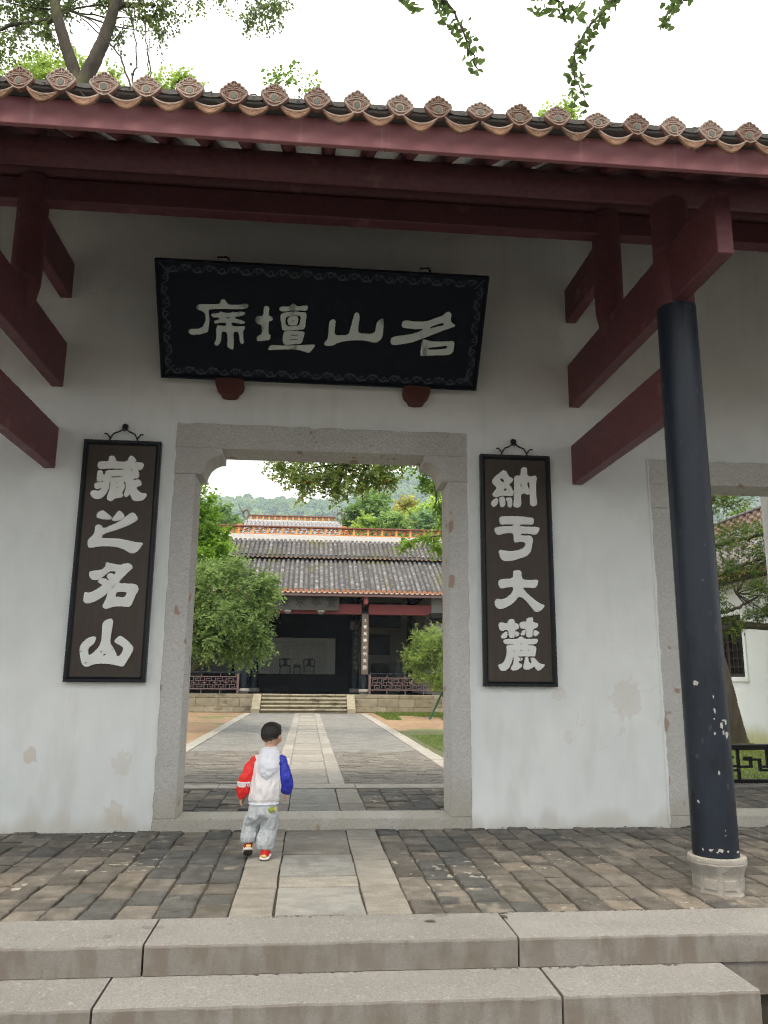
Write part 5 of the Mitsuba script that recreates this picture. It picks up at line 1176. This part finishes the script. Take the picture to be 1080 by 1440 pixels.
# forked tree rising behind the gatehouse roof
t = thing('forked_tree', 'tall tree whose trunk forks above the gatehouse roof at top left', 'tree')
rk = np.random.default_rng(51)
FK = (-4.52, 6, 12.0)
CL = [(-5.9, 6.3, 13.6, .55, .6, .35), (-6.2, 6.2, 13.0, .55, .6, .35), (-5.6, 6.3, 14.1, .5, .6, .4), (-6.7, 6.2, 13.9, .6, .6, .5), (-6.0, 6.3, 14.5, .8, .8, .5), (-5.3, 6.2, 13.4, .25, .4, .3), (-4.3, 6.2, 14.2, .5, .5, .3), (-3.6, 6.2, 13.9, .45, .5, .30), (-3.25, 6.2, 14.1, .5, .5, .35), (-3.2, 6.2, 13.55, .18, .3, .25), (-4.0, 6.2, 13.4, .25, .3, .3), (-4.6, 6.2, 15.2, 1.6, 1.2, .7), (-6.3, 6.2, 15.8, 1.5, 1.2, .9), (-2.6, 6.2, 15.2, 1.2, 1.2, .6), (-1.35, 6.2, 14.25, .45, .5, .22), (-1.05, 6.2, 14.4, .4, .5, .25), (-1.5, 6.2, 13.98, .25, .3, .12), (-7.0, 6.2, 12.5, .4, .5, .6), (-5.0, 6.2, 13.9, .3, .3, .3)]
put('trunk', merge([limb([(-4.3, 6.1, ZC - .3), (-4.35, 6, 6), FK], .26, .19, rk, n=14), limb([FK, (-4.85, 6, 12.9), (-5.15, 6, 13.9), (-5.3, 6.1, 15.2)], .125, .08, rk, n=12), limb([FK, (-4.25, 6, 12.85), (-4.1, 6, 13.5), (-3.95, 6, 14.3), (-3.6, 6.1, 15.4)], .14, .07, rk, n=12),
                    limb([(-4.0, 6, 13.9), (-3.7, 6.1, 14.05), (-3.3, 6.1, 14.1)], .06, .03, rk), limb([(-5.05, 6, 13.65), (-5.5, 6.1, 13.45), (-6.0, 6.1, 13.35), (-6.35, 6.1, 12.6)], .05, .02, rk), limb([(-3.6, 6.1, 15.0), (-2.4, 6.2, 14.9), (-1.2, 6.2, 14.35)], .05, .02, rk)] + twigs(CL[:11], (-4.9, 6.1, 13.8), rk, .02, 1)), 'bark', t, smooth=60)
foliage(t, 'foliage', CL, 1900, 9, .32, .062, rk, (.035, .05, .02), (.10, .135, .045), droop=.3, shell=.1)
# pale green conical trees further behind
rg = np.random.default_rng(52)
for lab, CL in (('pale green conical tree behind the roof at the far top left', [(-9.4, 16, 20.1, .8, .8, .6), (-9.2, 16, 20.8, .4, .5, .5), (-10.1, 16, 20.0, .7, .7, .5), (-8.6, 16, 20.3, .5, .6, .6), (-8.35, 16, 21.2, .22, .3, .6), (-8.0, 16, 20.7, .35, .4, .5)]),
                ('pale green tree top behind the roof right of the trunk fork', [(-7.2, 16, 20.0, .7, .6, .5), (-7.6, 16, 20.4, .3, .3, .5), (-6.9, 16, 20.5, .3, .3, .4)]),
                ('small pale green tree top showing above the left roof tiles', [(-5.2, 16, 20.2, .6, .6, .45), (-4.75, 16, 20.6, .35, .3, .3), (-4.4, 16, 20.3, .4, .4, .35)]),
                ('pale green tree top showing above the roof tiles at right', [(8.0, 16, 20.1, .55, .5, .45), (8.4, 16, 20.45, .4, .4, .45), (7.6, 16, 20.1, .3, .3, .3)])):
    t = thing('pale_tree', lab, 'tree')
    c = np.mean(np.array(CL), 0)
    put('trunk', merge([limb([(c[0], c[1] + .3, ZC - .2), (c[0] + .2, c[1] + .2, 10), (c[0], c[1], c[2] + .2)], .28, .06, rg, n=10)] + twigs(CL, (c[0], c[1], c[2] - 1.2), rg, .03, 2)), 'bark', t, smooth=60)
    foliage(t, 'foliage', CL + [(c[0], c[1], c[2] - 2.2, 1.6, 1.4, 1.5)], 850, 9, .40, .115, rg, (.09, .135, .03), (.20, .27, .06), droop=-.25, shell=.1)
# bare climbing stems above the tiles
bv = thing('bare_vine', 'thin bare leafless stems rising behind the roof tiles', 'vine')
def R3(x, z, y=-1.6): return (x, y, z)
rb = np.random.default_rng(53)
def stem(L, r0, r1): return limb([(x, .6, z) for x, z in L], r0, r1, rb, .02, 5, 5)
put('stem', merge([stem([(-1.9, 6.3), (-2.08, 7.4), (-2.21, 7.96), (-2.37, 8.24), (-2.63, 8.48), (-2.8, 8.7)], .014, .006), stem([(-2.37, 8.24), (-2.31, 8.43), (-2.29, 8.65)], .008, .004),
                    stem([(-1.95, 6.3), (-2.12, 7.7), (-2.14, 7.92), (-2.1, 8.06), (-2.14, 8.34), (-2.18, 8.81)], .013, .006), stem([(-1.85, 6.3), (-1.94, 7.81), (-2.0, 8.26), (-2.06, 8.65)], .011, .005), stem([(-1.95, 7.85), (-1.98, 8.07), (-1.99, 8.49)], .008, .004)]), 'bark', bv, smooth=60)
for lab, x, n in (('small leafy weed growing on the roof left of centre', -.28, 26), ('smaller weed sprouting between the roof tiles', -.12, 10)):
    w = thing('roof_weed', lab, 'plant')
    put('stem', merge(twigs([(x, -2.95, 4.98, .09, .08, .12)], (x, -2.98, 4.72), rb, .005, 5)), 'bark', w)
    foliage(w, 'leaves', [(x, -2.95, 5.0, .10, .08, .10)], n, 5, .08, .03, rb, (.05, .09, .02), (.12, .18, .04), droop=0)
# ginkgo whose twigs hang into the top of the picture: every leaf a piece
gk = thing('ginkgo_tree', 'ginkgo tree whose leafy twigs hang into the top right of the view', 'tree')
rn = np.random.default_rng(61)
GY = -3.9
TW = [[(.50, 4.95), (.62, 4.72), (.72, 4.55), (.79, 4.37)], [(.30, 4.92), (.40, 4.80), (.47, 4.71)], [(1.62, 5.05), (1.50, 4.82), (1.36, 4.62), (1.29, 4.42), (1.345, 4.23)], [(1.05, 4.92), (1.16, 4.80), (1.26, 4.76), (1.36, 4.84)], [(1.95, 5.05), (1.85, 4.84), (1.78, 4.68)], [(2.05, 5.0), (1.92, 4.90), (1.87, 4.80)]]
tube_parts = [limb([(7.2, -5.6, -.6), (7.0, -5.4, 3.0), (6.2, -5.0, 6.0), (5.4, -4.6, 8.2)], .30, .16, rn, n=14), limb([(6.4, -5.0, 5.6), (4.4, -4.5, 6.4), (2.4, -4.1, 6.0), (.6, -3.95, 5.7), (-.9, -3.9, 5.5)], .12, .02, rn)]
for w in TW:
    x0 = w[0][0]
    tube_parts.append(limb([(x0 + .25, GY, 5.75)] + [(x, GY + rn.normal(0, .02), z) for x, z in w], .011, .003, rn, .012, 5, 6))
put('trunk', merge(tube_parts), 'bark', gk, smooth=60)
a = np.linspace(-1.05, 1.05, 9)
rim = [(math.sin(b) * (1 - .10 * (abs(b) < .15)), .15 + math.cos(b) * (.86 - .13 * (abs(b) < .15))) for b in a]
FAN = np.array([(0, 0, 0)] + [(x * .62, y * .62 + .0, .10 * abs(x)) for x, y in rim])
FANF = np.array([[0, j, j + 1] for j in range(1, 9)] )
STK = np.array([(-.012, -.55, -.05), (.012, -.55, -.05), (0, .02, 0)])
LV = np.vstack([FAN, STK]); LF = np.vstack([FANF, [[9 + 1, 10 + 1, 11 + 1]]])
lt = []
for cc in ((.11, .17, .05), (.14, .21, .065), (.17, .25, .08), (.10, .155, .05)):
    lt.append(mikit.ply((LV, LF), 'leaf', uv=pack(np.tile(cc, (len(LV), 1)))))
nl = 0
for w in TW:
    w = np.array(w); seg = np.r_[0, np.cumsum(np.linalg.norm(np.diff(w, axis=0), axis=1))]
    s = .06
    while s < seg[-1] and nl < 298:
        for q in range(rn.integers(3, 5)):
            x = np.interp(s, seg, w[:, 0]) + rn.normal(0, .022); z = np.interp(s, seg, w[:, 1]) + rn.normal(0, .015)
            sz = rn.uniform(.036, .055)
            M = T().translate([x, GY + rn.normal(0, .03), z - .015]).rotate([0, 0, 1], float(rn.uniform(-70, 70))).rotate([1, 0, 0], float(rn.normal(-70, 28))).rotate([0, 0, 1], float(rn.normal(0, 45))).scale(float(sz))
            at('leaf', gk, lt[rn.integers(4)], M); nl += 1
        s += .027

for lab, x, y, z, rz in (('small dark fallen leaf on the upper entrance step', 1.12, -2.70, .004, 20), ('pale fallen leaf on the upper entrance step near the path', .70, -2.76, .004, 80)):
    fl = thing('fallen_leaf', lab, 'leaf')
    v = np.array([(0, -.035, 0), (.014, -.01, .006), (.012, .015, .004), (0, .04, .002), (-.012, .015, .006), (-.014, -.01, .003), (0, 0, .001)]); ca, sa = math.cos(math.radians(rz)), math.sin(math.radians(rz))
    put('blade', (np.stack([x + v[:, 0] * ca - v[:, 1] * sa, y + v[:, 0] * sa + v[:, 1] * ca, z + v[:, 2]], 1), np.array([[j, (j + 1) % 6, 6] for j in range(6)])), 'dry_straw' if rz < 50 else 'hall_sign', fl)
# ---------------------------------------------------------------- wooded hill far behind
rw = np.random.default_rng(71)
HS = 5.0                    # the wooded mountain stands about a kilometre and a half away
def hill_z(x, y):
    x, y = np.asarray(x, float) / HS, np.asarray(y, float) / HS
    top = np.interp(x, [-400, -150, -60, -41, -2, 11, 28, 60, 110, 220, 420], [36, 46, 56, 61.5, 63, 66, 74, 82, 93, 80, 60])
    t = np.clip((y - 95) / (300 - 95), 0, 1); u = np.clip((y - 300) / 260, 0, 1)
    base = 3 + (top - 3) * (t ** 1.25) * (1 - u * u)
    q = np.stack([x / 26, y / 26, np.zeros_like(x)], -1)
    return HS * (base + (7 * (meshkit.noise(q, 5) - .5) + 3.5 * (meshkit.noise(q * 2.7, 6) - .5)) * np.clip((y - 95) / 60, 0, 1))
X, Y = np.meshgrid(np.linspace(-420, 460, 141) * HS, np.linspace(60, 520, 80) * HS, indexing='ij')
V = np.stack([X.ravel(), Y.ravel(), (hill_z(X, Y) - np.where((Y < 80 * HS), 40, 0)).ravel()], 1)
i, j = np.meshgrid(np.arange(140), np.arange(79), indexing='ij'); i, j = i.ravel(), j.ravel()
struct('hill', (V, np.stack([i * 80 + j, (i + 1) * 80 + j, (i + 1) * 80 + j + 1, i * 80 + j + 1], 1)), 'hill_ground')
ico = trimesh.creation.icosphere(2); IV, IF = np.array(ico.vertices), np.array(ico.faces)
Vs, Fs, Cs, o = [], [], [], 0
for n_, xr, yr in ((2600, (-75, 95), (150, 305)), (700, (-260, 300), (120, 312))):
    for _ in range(n_):
        x, y = rw.uniform(*xr) * HS, rw.uniform(*yr) * HS
        r = rw.uniform(6.0, 12.5); z = float(hill_z(x, y))
        nz = meshkit.fbm(IV * 2.2 + rw.uniform(0, 90, 3), 4) - .5
        P = IV * (1 + .9 * nz[:, None]) * r * np.array([1, 1, rw.uniform(.8, 1.3)]) + np.array([x, y, z + r * .6])
        tone = np.clip(rw.uniform(0, 1) + nz * .5, 0, 1)[:, None]
        Vs.append(P); Fs.append(IF + o); o += len(IV); Cs.append(np.array((.055, .095, .040)) * (1 - tone) + np.array((.12, .18, .060)) * tone)
P0, C0 = np.vstack(Vs), np.vstack(Cs)
# flat colours per face: split the crown faces
Fall = np.vstack(Fs); Pf = P0[Fall].reshape(-1, 3); Cf = np.repeat(C0[Fall].mean(1), 3, 0)
kf = put('hill_forest', (Pf, np.arange(len(Pf)).reshape(-1, 3)), 'far_leaf', None, color=Cf)
labels[kf] = {'label': 'continuous hazy blue green forest covering the hill', 'category': 'forest', 'kind': 'stuff'}
# single trees between the hall and the hill
mt = [('dark green tree beside the right end of the pavilion roof', 4.4, 78, 20.3, 2.6, (.03, .055, .02), (.085, .135, .04)),
      ('slender light green tree with a pointed top right of the pavilion', 6.9, 80, 22.3, 2.3, (.045, .08, .025), (.11, .17, .05)),
      ('yellowing tree with orange tinted top behind the hall ridge', 10.3, 82, 22.0, 2.6, (.085, .10, .025), (.22, .20, .05)),
      ('pale yellow green bushy tree behind the hall ridge at right', 13.2, 76, 20.6, 3.2, (.08, .12, .025), (.19, .25, .05)),
      ('tall light green tree highest on the right behind the hall', 15.0, 88, 25.6, 3.6, (.07, .11, .025), (.17, .235, .05)),
      ('low round tree just above the hall ridge', 8.6, 70, 17.9, 2.4, (.045, .08, .03), (.12, .175, .055)),
      ('grey green round tree low behind the middle of the ridge', 11.8, 72, 18.3, 2.5, (.04, .075, .035), (.10, .155, .07)),
      ('bright yellow green low tree near the pavilion end', 5.8, 72, 17.6, 2.2, (.07, .11, .02), (.18, .24, .05)),
      ('broad mid green tree filling the gap beside the right jamb', 17.0, 80, 22.0, 3.8, (.05, .085, .025), (.13, .19, .05)),
      ('deep green tree behind the yellowing tree', 9.3, 95, 25.2, 3.4, (.03, .055, .022), (.085, .135, .04)),
      ('blue green tree behind the slender light green one', 5.6, 98, 24.6, 3.0, (.028, .052, .026), (.075, .12, .05)),
      ('deep green tree partly behind the left jamb', -9.8, 80, 20.5, 3.5, (.03, .055, .02), (.09, .14, .04)),
      ('mid green tree left of the pavilion', -7.2, 86, 17.5, 2.6, (.03, .055, .02), (.09, .14, .04)),
      ('olive green tree rising behind the tall one at right', 20.5, 92, 26.0, 4.0, (.06, .09, .025), (.15, .2, .05))]
for lab, x, y, zt, r, c0, c1 in mt:
    t = thing('hillside_tree', lab, 'tree', None)
    z0 = 0.0
    CL = []
    for q in range(13):
        f = q / 12; rr = r * (.34 + .62 * math.sin(PI * (.15 + .8 * (1 - f))))
        an = rw.uniform(0, 2 * PI)
        CL.append((x + rr * .62 * math.cos(an), y + rr * .62 * math.sin(an), zt - .8 - (1 - f) * 2.9 * r, r * rw.uniform(.34, .52), r * rw.uniform(.34, .52), r * rw.uniform(.28, .42)))
    CL.append((x, y, zt - .9, r * .3, r * .3, .9))
    put('trunk', merge([limb([(x, y, z0 - 1), (x + .2, y, (z0 + zt) / 2), (x, y, zt - 1)], .3, .08, rw, n=8)] + twigs(CL[::3], (x, y, zt - 2.5 * r), rw, .06, 1)), 'bark', t, smooth=60)
    foliage(t, 'crown', CL, 620, 9, .85, .34, rw, np.array(c0) * 1.35, np.array(c1) * 1.35, droop=.05, shell=.35, aspect=.45)

# ---------------------------------------------------------------- the child
CH = thing('person', 'small child from behind in white jacket with one red and one blue sleeve, walking', 'person')
CX, CY = -.318, -1.17
def blobmesh(spheres, bones, res, smooth_it=8, seg=20):
    S = {k: m3.Manifold.sphere(1.0, seg).scale([r[0], r[1], r[2]] if np.ndim(r) else [r, r, r]).translate(list(map(float, p))) for k, (p, r) in spheres.items()}
    parts = [m3.Manifold.batch_hull([S[a] for a in b]) for b in bones]
    m = m3.Manifold.batch_boolean(parts, m3.OpType.Add).refine_to_length(res)
    me = m.to_mesh(); t = trimesh.Trimesh(np.array(me.vert_properties[:, :3]), np.array(me.tri_verts), process=True)
    trimesh.smoothing.filter_taubin(t, iterations=smooth_it)
    return t
def world(m, disp=None, f=None):
    v = np.array(m.vertices)
    if f is not None: v = f(v)
    if disp is not None:
        amp, fr, seed = disp
        v = v + np.array(m.vertex_normals) * (amp * (meshkit.fbm(v * np.asarray(fr), 3, seed) - .5))[:, None]
    return v + np.array([CX, CY, .004]), np.array(m.faces)
S, B = {}, []
def sp(k, x, y, z, r): S[k] = ((x, y, z), r)
HYW = math.radians(27)      # the head looks to the right of straight ahead
HCx = (.066, .018, .866)
def hd(u, v, w):            # head frame: u to its right, v forwards, w up
    return (HCx[0] + u * math.cos(HYW) + v * math.sin(HYW), HCx[1] - u * math.sin(HYW) + v * math.cos(HYW), HCx[2] + w)
sp('cran', *hd(0, -.006, .018), (.073, .076, .072)); sp('occ', *hd(0, -.030, .000), (.064, .055, .060)); sp('face', *hd(0, .030, -.020), (.058, .045, .055))
sp('jaw', *hd(0, .036, -.060), (.036, .030, .025)); sp('chin', *hd(0, .052, -.072), .016); sp('nose', *hd(0, .084, -.026), .011); sp('nosb', *hd(0, .070, .000), .008)
for s in (-1, 1):
    sp(f'ck{s}', *hd(s * .034, .050, -.036), .024); sp(f'ea{s}', *hd(s * .071, -.006, -.014), (.010, .014, .017)); sp(f'eb{s}', *hd(s * .068, -.002, -.030), .008)
sp('nk0', .055, .004, .735, .036); sp('nk1', *hd(0, -.012, -.055), .036)
B += [('cran', 'occ', 'face'), ('face', 'jaw', 'chin'), ('face', 'nosb', 'nose'), ('face', 'ck1', 'jaw'), ('face', 'ck-1', 'jaw'), ('nk0', 'nk1'), ('nk1', 'occ', 'jaw')] + [(f'ea{s}', f'eb{s}') for s in (-1, 1)]
for s in (-1, 1):
    sp(f'ei{s}', *hd(s * .060, 0, -.016), .012); B.append((f'ei{s}', f'ea{s}'))
# torso, arms, legs
sp('ch', .045, 0, .62, (.085, .06, .07)); sp('wa', .03, 0, .46, (.070, .050, .06)); sp('hp', .022, 0, .335, (.074, .054, .04))
B += [('nk0', 'ch'), ('ch', 'wa'), ('wa', 'hp')]
ARM = {-1: [(-.045, 0, .69), (-.112, -.005, .56), (-.138, .020, .435)], 1: [(.140, 0, .695), (.180, -.012, .575), (.188, .035, .465)]}
LEG = {-1: [(-.030, 0, .34), (-.058, .045, .225), (-.073, .012, .105)], 1: [(.070, 0, .34), (.066, .02, .20), (.050, -.03, .065)]}
for s in (-1, 1):
    A, L = ARM[s], LEG[s]
    for n_, p, r in ((f'sh{s}', A[0], .036), (f'el{s}', A[1], .027), (f'wr{s}', A[2], .020)): sp(n_, *p, r)
    for n_, p, r in ((f'th{s}', L[0], .048), (f'kn{s}', L[1], .040), (f'an{s}', L[2], .026)): sp(n_, *p, r)
    B += [('ch', f'sh{s}'), (f'sh{s}', f'el{s}'), (f'el{s}', f'wr{s}'), ('hp', f'th{s}'), (f'th{s}', f'kn{s}'), (f'kn{s}', f'an{s}')]
    w = np.array(A[2]); dn = np.array([-.10 if s < 0 else -.05, .25, -1.0]); dn /= np.linalg.norm(dn)
    sd = np.array([0, 1.0, .2]); sd -= dn * (sd @ dn); sd /= np.linalg.norm(sd); pn = np.cross(dn, sd) * s
    # palm and five fingers hanging, slightly curled
    for q, u in enumerate((-.5, .5)):
        sp(f'p0{s}{q}', *(w + dn * .012 + sd * u * .022), .0105); sp(f'p1{s}{q}', *(w + dn * .042 + sd * u * .030), .0088)
    B.append((f'wr{s}', f'p0{s}0', f'p0{s}1')); B.append((f'p0{s}0', f'p0{s}1', f'p1{s}0', f'p1{s}1'))
    for q, (u, l) in enumerate(((-.52, .024), (-.18, .030), (.18, .033), (.52, .029))):
        b0 = w + dn * .042 + sd * u * .030; b1 = b0 + dn * l * .55 + sd * u * .004; b2 = b1 + dn * l * .55 - pn * .010
        sp(f'f0{s}{q}', *b0, .0062); sp(f'f1{s}{q}', *b1, .0054); sp(f'f2{s}{q}', *b2, .0046)
        B += [(f'f0{s}{q}', f'f1{s}{q}'), (f'f1{s}{q}', f'f2{s}{q}')]
    t0 = w + dn * .016 + sd * .013; t1 = t0 + dn * .018 + sd * .013; t2 = t1 + dn * .016 + sd * .003
    sp(f't0{s}', *t0, .0075); sp(f't1{s}', *t1, .0065); sp(f't2{s}', *t2, .0052); B += [(f't0{s}', f't1{s}'), (f't1{s}', f't2{s}')]
put('body', world(blobmesh(S, B, .0045, 6, 16)), 'skin', CH, smooth=True)
# hair: cap over the skull, cropped towards the nape and ears
hm = blobmesh({'a': (hd(0, -.007, .021), (.0765, .080, .0745)), 'b': (hd(0, -.034, .004), (.066, .056, .060)), 'c': (hd(0, .040, .052), (.052, .035, .030))}, [('a', 'b'), ('a', 'c')], .005, 4, 24)
def crop(v):
    q = v - np.array(HCx); f = q[:, 0] * math.sin(HYW) + q[:, 1] * math.cos(HYW)
    lim = np.where(f > .03, .022 + .3 * (f - .03), -.062 + .30 * np.clip(f + .03, 0, 1))
    low = q[:, 2] < lim
    c = np.array(hd(0, -.01, 0)); k = np.where(low, .88, 1.0)[:, None]
    return c + (v - c) * k
put('hair', world(hm, (.006, 60, 2), crop), 'hair', CH, smooth=True)
for s in (-1, 1):
    e = trimesh.creation.icosphere(2, .0075); e.apply_translation(hd(s * .026, .0735, -.006)); put('eye', world(e), 'eye_dark', CH, smooth=True)
mo = trimesh.creation.icosphere(2, 1.0); mo.apply_scale([.016, .006, .005]); mo.apply_transform(trimesh.transformations.rotation_matrix(-HYW, [0, 0, 1])); mo.apply_translation(hd(0, .070, -.054)); put('mouth', world(mo), 'skin', CH, smooth=True)
# jacket
JS = {'c': ((.050, -.004, .675), (.098, .062, .045)), 'n': ((.052, 0, .722), (.055, .048, .03)), 'u': ((.046, -.008, .60), (.108, .074, .06)), 'm': ((.036, -.010, .49), (.116, .084, .06)), 'l': ((.028, -.006, .412), (.116, .086, .022)), 'h': ((.027, -.004, .388), (.104, .076, .012)),
      'sl': ((-.040, -.002, .688), .036), 'sr': ((.138, -.002, .694), .036)}
jm = blobmesh(JS, [('n', 'c'), ('c', 'u'), ('u', 'm'), ('m', 'l'), ('l', 'h'), ('sl', 'c', 'sr'), ('sl', 'u', 'sr')], .007, 6, 24)
put('jacket', world(jm, (.024, (34, 34, 11), 7)), 'nylon_white', CH, smooth=True)
hemm = blobmesh({'a': ((.027, -.004, .384), (.112, .083, .012)), 'b': ((.027, -.004, .376), (.108, .080, .008))}, [('a', 'b')], .007, 2, 28)
put('hem', world(hemm, (.006, 60, 4)), 'nylon_hood', CH, smooth=True)
def sleeve(s, mat, name, t0, t1, grow=0.0, key='sleeve', lab=None):
    A = [np.array(p) for p in ARM[s]]
    def pt(t): return A[0] + (A[1] - A[0]) * min(1, t * 2) if t < .5 else A[1] + (A[2] - A[1]) * (t - .5) * 2
    def rad(t): return np.interp(t, [0, .12, .35, .6, .82, .95, 1], [.040, .044, .047, .049, .050, .040, .029]) + grow
    ts = np.linspace(t0, t1, 9)
    sph = {i: (tuple(pt(t) + np.array([-.012 * s * -1 if False else 0, -.004, 0])), float(rad(t))) for i, t in enumerate(ts)}
    m = blobmesh(sph, [(i, i + 1) for i in range(8)], .006, 6, 20)
    return put(key, world(m, (.028, (34, 34, 20), 11 + s)), mat, CH, smooth=True, label=lab)
sleeve(-1, 'nylon_red', '', .03, .97, lab='red left sleeve with a white band')
sleeve(1, 'nylon_blue', '', .03, .97, lab='blue right sleeve')
A = [np.array(p) for p in ARM[-1]]; p0 = A[1] + (A[2] - A[1]) * .22; p1 = A[1] + (A[2] - A[1]) * .50
put('sleeve_band', world(blobmesh({0: (tuple(p0 + [0, -.004, 0]), (.0525, .0525, .006)), 1: (tuple(p1 + [0, -.004, 0]), (.0525, .0525, .006))}, [(0, 1)], .006, 2, 24), (.016, 24, 10)), 'nylon_white', CH, smooth=True)
hoodm = blobmesh({'a': ((.058, -.046, .738), (.080, .036, .040)), 'b': ((.055, -.082, .655), (.080, .030, .045)), 'c': ((.050, -.092, .600), (.052, .022, .030)), 'd': ((.058, -.004, .758), (.060, .052, .026)), 'e': ((.050, -.09, .575), (.028, .018, .014))}, [('a', 'b'), ('b', 'c'), ('a', 'd'), ('c', 'e')], .006, 5, 20)
put('hood', world(hoodm, (.026, 22, 5)), 'nylon_hood', CH, smooth=True)
# trousers
PS = {'w': ((.024, -.003, .372), (.100, .074, .016)), 'h': ((.020, -.008, .315), (.110, .082, .05))}
for s in (-1, 1):
    L = [np.array(p) for p in LEG[s]]
    PS[f't{s}'] = (tuple(L[0] * [1.02, 1, .88] + [0, -.004, 0]), (.066, .074, .05)); PS[f'k{s}'] = (tuple(L[1]), (.064, .068, .05)); PS[f'c{s}'] = (tuple(L[2] + [-.002, 0, .045]), (.062, .064, .03)); PS[f'b{s}'] = (tuple(L[2] + [-.003, 0, .018]), (.056, .058, .014))
pm = blobmesh(PS, [('w', 'h')] + [q for s in (-1, 1) for q in (('h', f't{s}'), (f't{s}', f'k{s}'), (f'k{s}', f'c{s}'), (f'c{s}', f'b{s}'))], .006, 6, 22)
put('trousers', world(pm, (.036, (30, 30, 12), 9)), 'sweat_grey', CH, smooth=True)
pk = blobmesh({'a': ((.085, -.078, .345), (.022, .012, .020)), 'b': ((.100, -.070, .352), (.016, .012, .014))}, [('a', 'b')], .004, 2, 16)
k = put('printed_patch', world(pk), 'patch_green', CH, smooth=True)
pk = blobmesh({'a': ((.112, -.068, .348), (.012, .010, .016))}, [('a',)], .004, 2, 16); put('printed_patch', world(pk), 'patch_yellow', CH, smooth=True)
# shoes
def shoe(s):
    a = np.array(LEG[s][2]); pit = math.radians(-24 if s < 0 else 0); lift = .045 if s < 0 else 0.0
    o = np.array([a[0], a[1] - .012, 0])
    yaw = math.radians(-6 * s)
    def tr(m):
        v = np.array(m.vertices); v = v + [0, 0, 0]
        v = v @ np.array([[1, 0, 0], [0, math.cos(pit), math.sin(pit)], [0, -math.sin(pit), math.cos(pit)]])
        v = v @ np.array([[math.cos(yaw), math.sin(yaw), 0], [-math.sin(yaw), math.cos(yaw), 0], [0, 0, 1]])
        m.vertices = v + o + [0, 0, lift]
        return world(m)
    up = blobmesh({'h': ((0, -.012, .042), (.031, .030, .030)), 't': ((0, -.016, .070), (.027, .028, .012)), 'm': ((0, .045, .040), (.033, .03, .022)), 'f': ((0, .095, .030), (.031, .028, .016))}, [('h', 't'), ('h', 'm'), ('m', 'f')], .005, 4, 18)
    k = put('shoe', tr(up), 'shoe_red', CH, smooth=True)
    so = blobmesh({'h': ((0, -.016, .016), (.037, .034, .015)), 'm': ((0, .045, .016), (.036, .03, .014)), 'f': ((0, .095, .017), (.035, .034, .014))}, [('h', 'm'), ('m', 'f')], .005, 2, 18)
    put('midsole', tr(so), 'shoe_white', k, smooth=True)
    bo = blobmesh({'h': ((0, -.014, .004), (.034, .032, .005)), 'm': ((0, .045, .004), (.033, .03, .005)), 'f': ((0, .095, .006), (.032, .032, .005))}, [('h', 'm'), ('m', 'f')], .005, 1, 18)
    put('outsole', tr(bo), 'shoe_sole', k, smooth=True)
    hc = blobmesh({'a': ((0, -.046, .034), (.020, .006, .012)), 'b': ((0, -.046, .036), (.012, .007, .006))}, [('a', 'b')], .004, 1, 16)
    put('heel_tab', tr(hc), 'patch_yellow', k, smooth=True)
    for sx in (-1, 1):
        w = blobmesh({'a': ((sx * .030, .01, .030), (.006, .020, .008)), 'b': ((sx * .030, .05, .030), (.006, .02, .006))}, [('a', 'b')], .004, 1, 12); put('side_stripe', tr(w), 'shoe_white', k, smooth=True)
    sk = blobmesh({'a': ((0, -.012, .080), (.026, .027, .006)), 'b': ((0, -.010, .108), (.025, .026, .006))}, [('a', 'b')], .006, 1, 18); put('sock', tr(sk), 'shoe_white', k, smooth=True)
shoe(-1); shoe(1)
# the air
scene['haze'] = {'type': 'cube', 'to_world': T().translate([50, 1250, 250]).scale([2300, 1500, 251.7]), 'bsdf': {'type': 'null'}, 'interior': {'type': 'ref', 'id': 'air'}}
labels['haze'] = {'label': 'thin grey haze in the air that fades the far hill', 'category': 'haze', 'kind': 'stuff'}
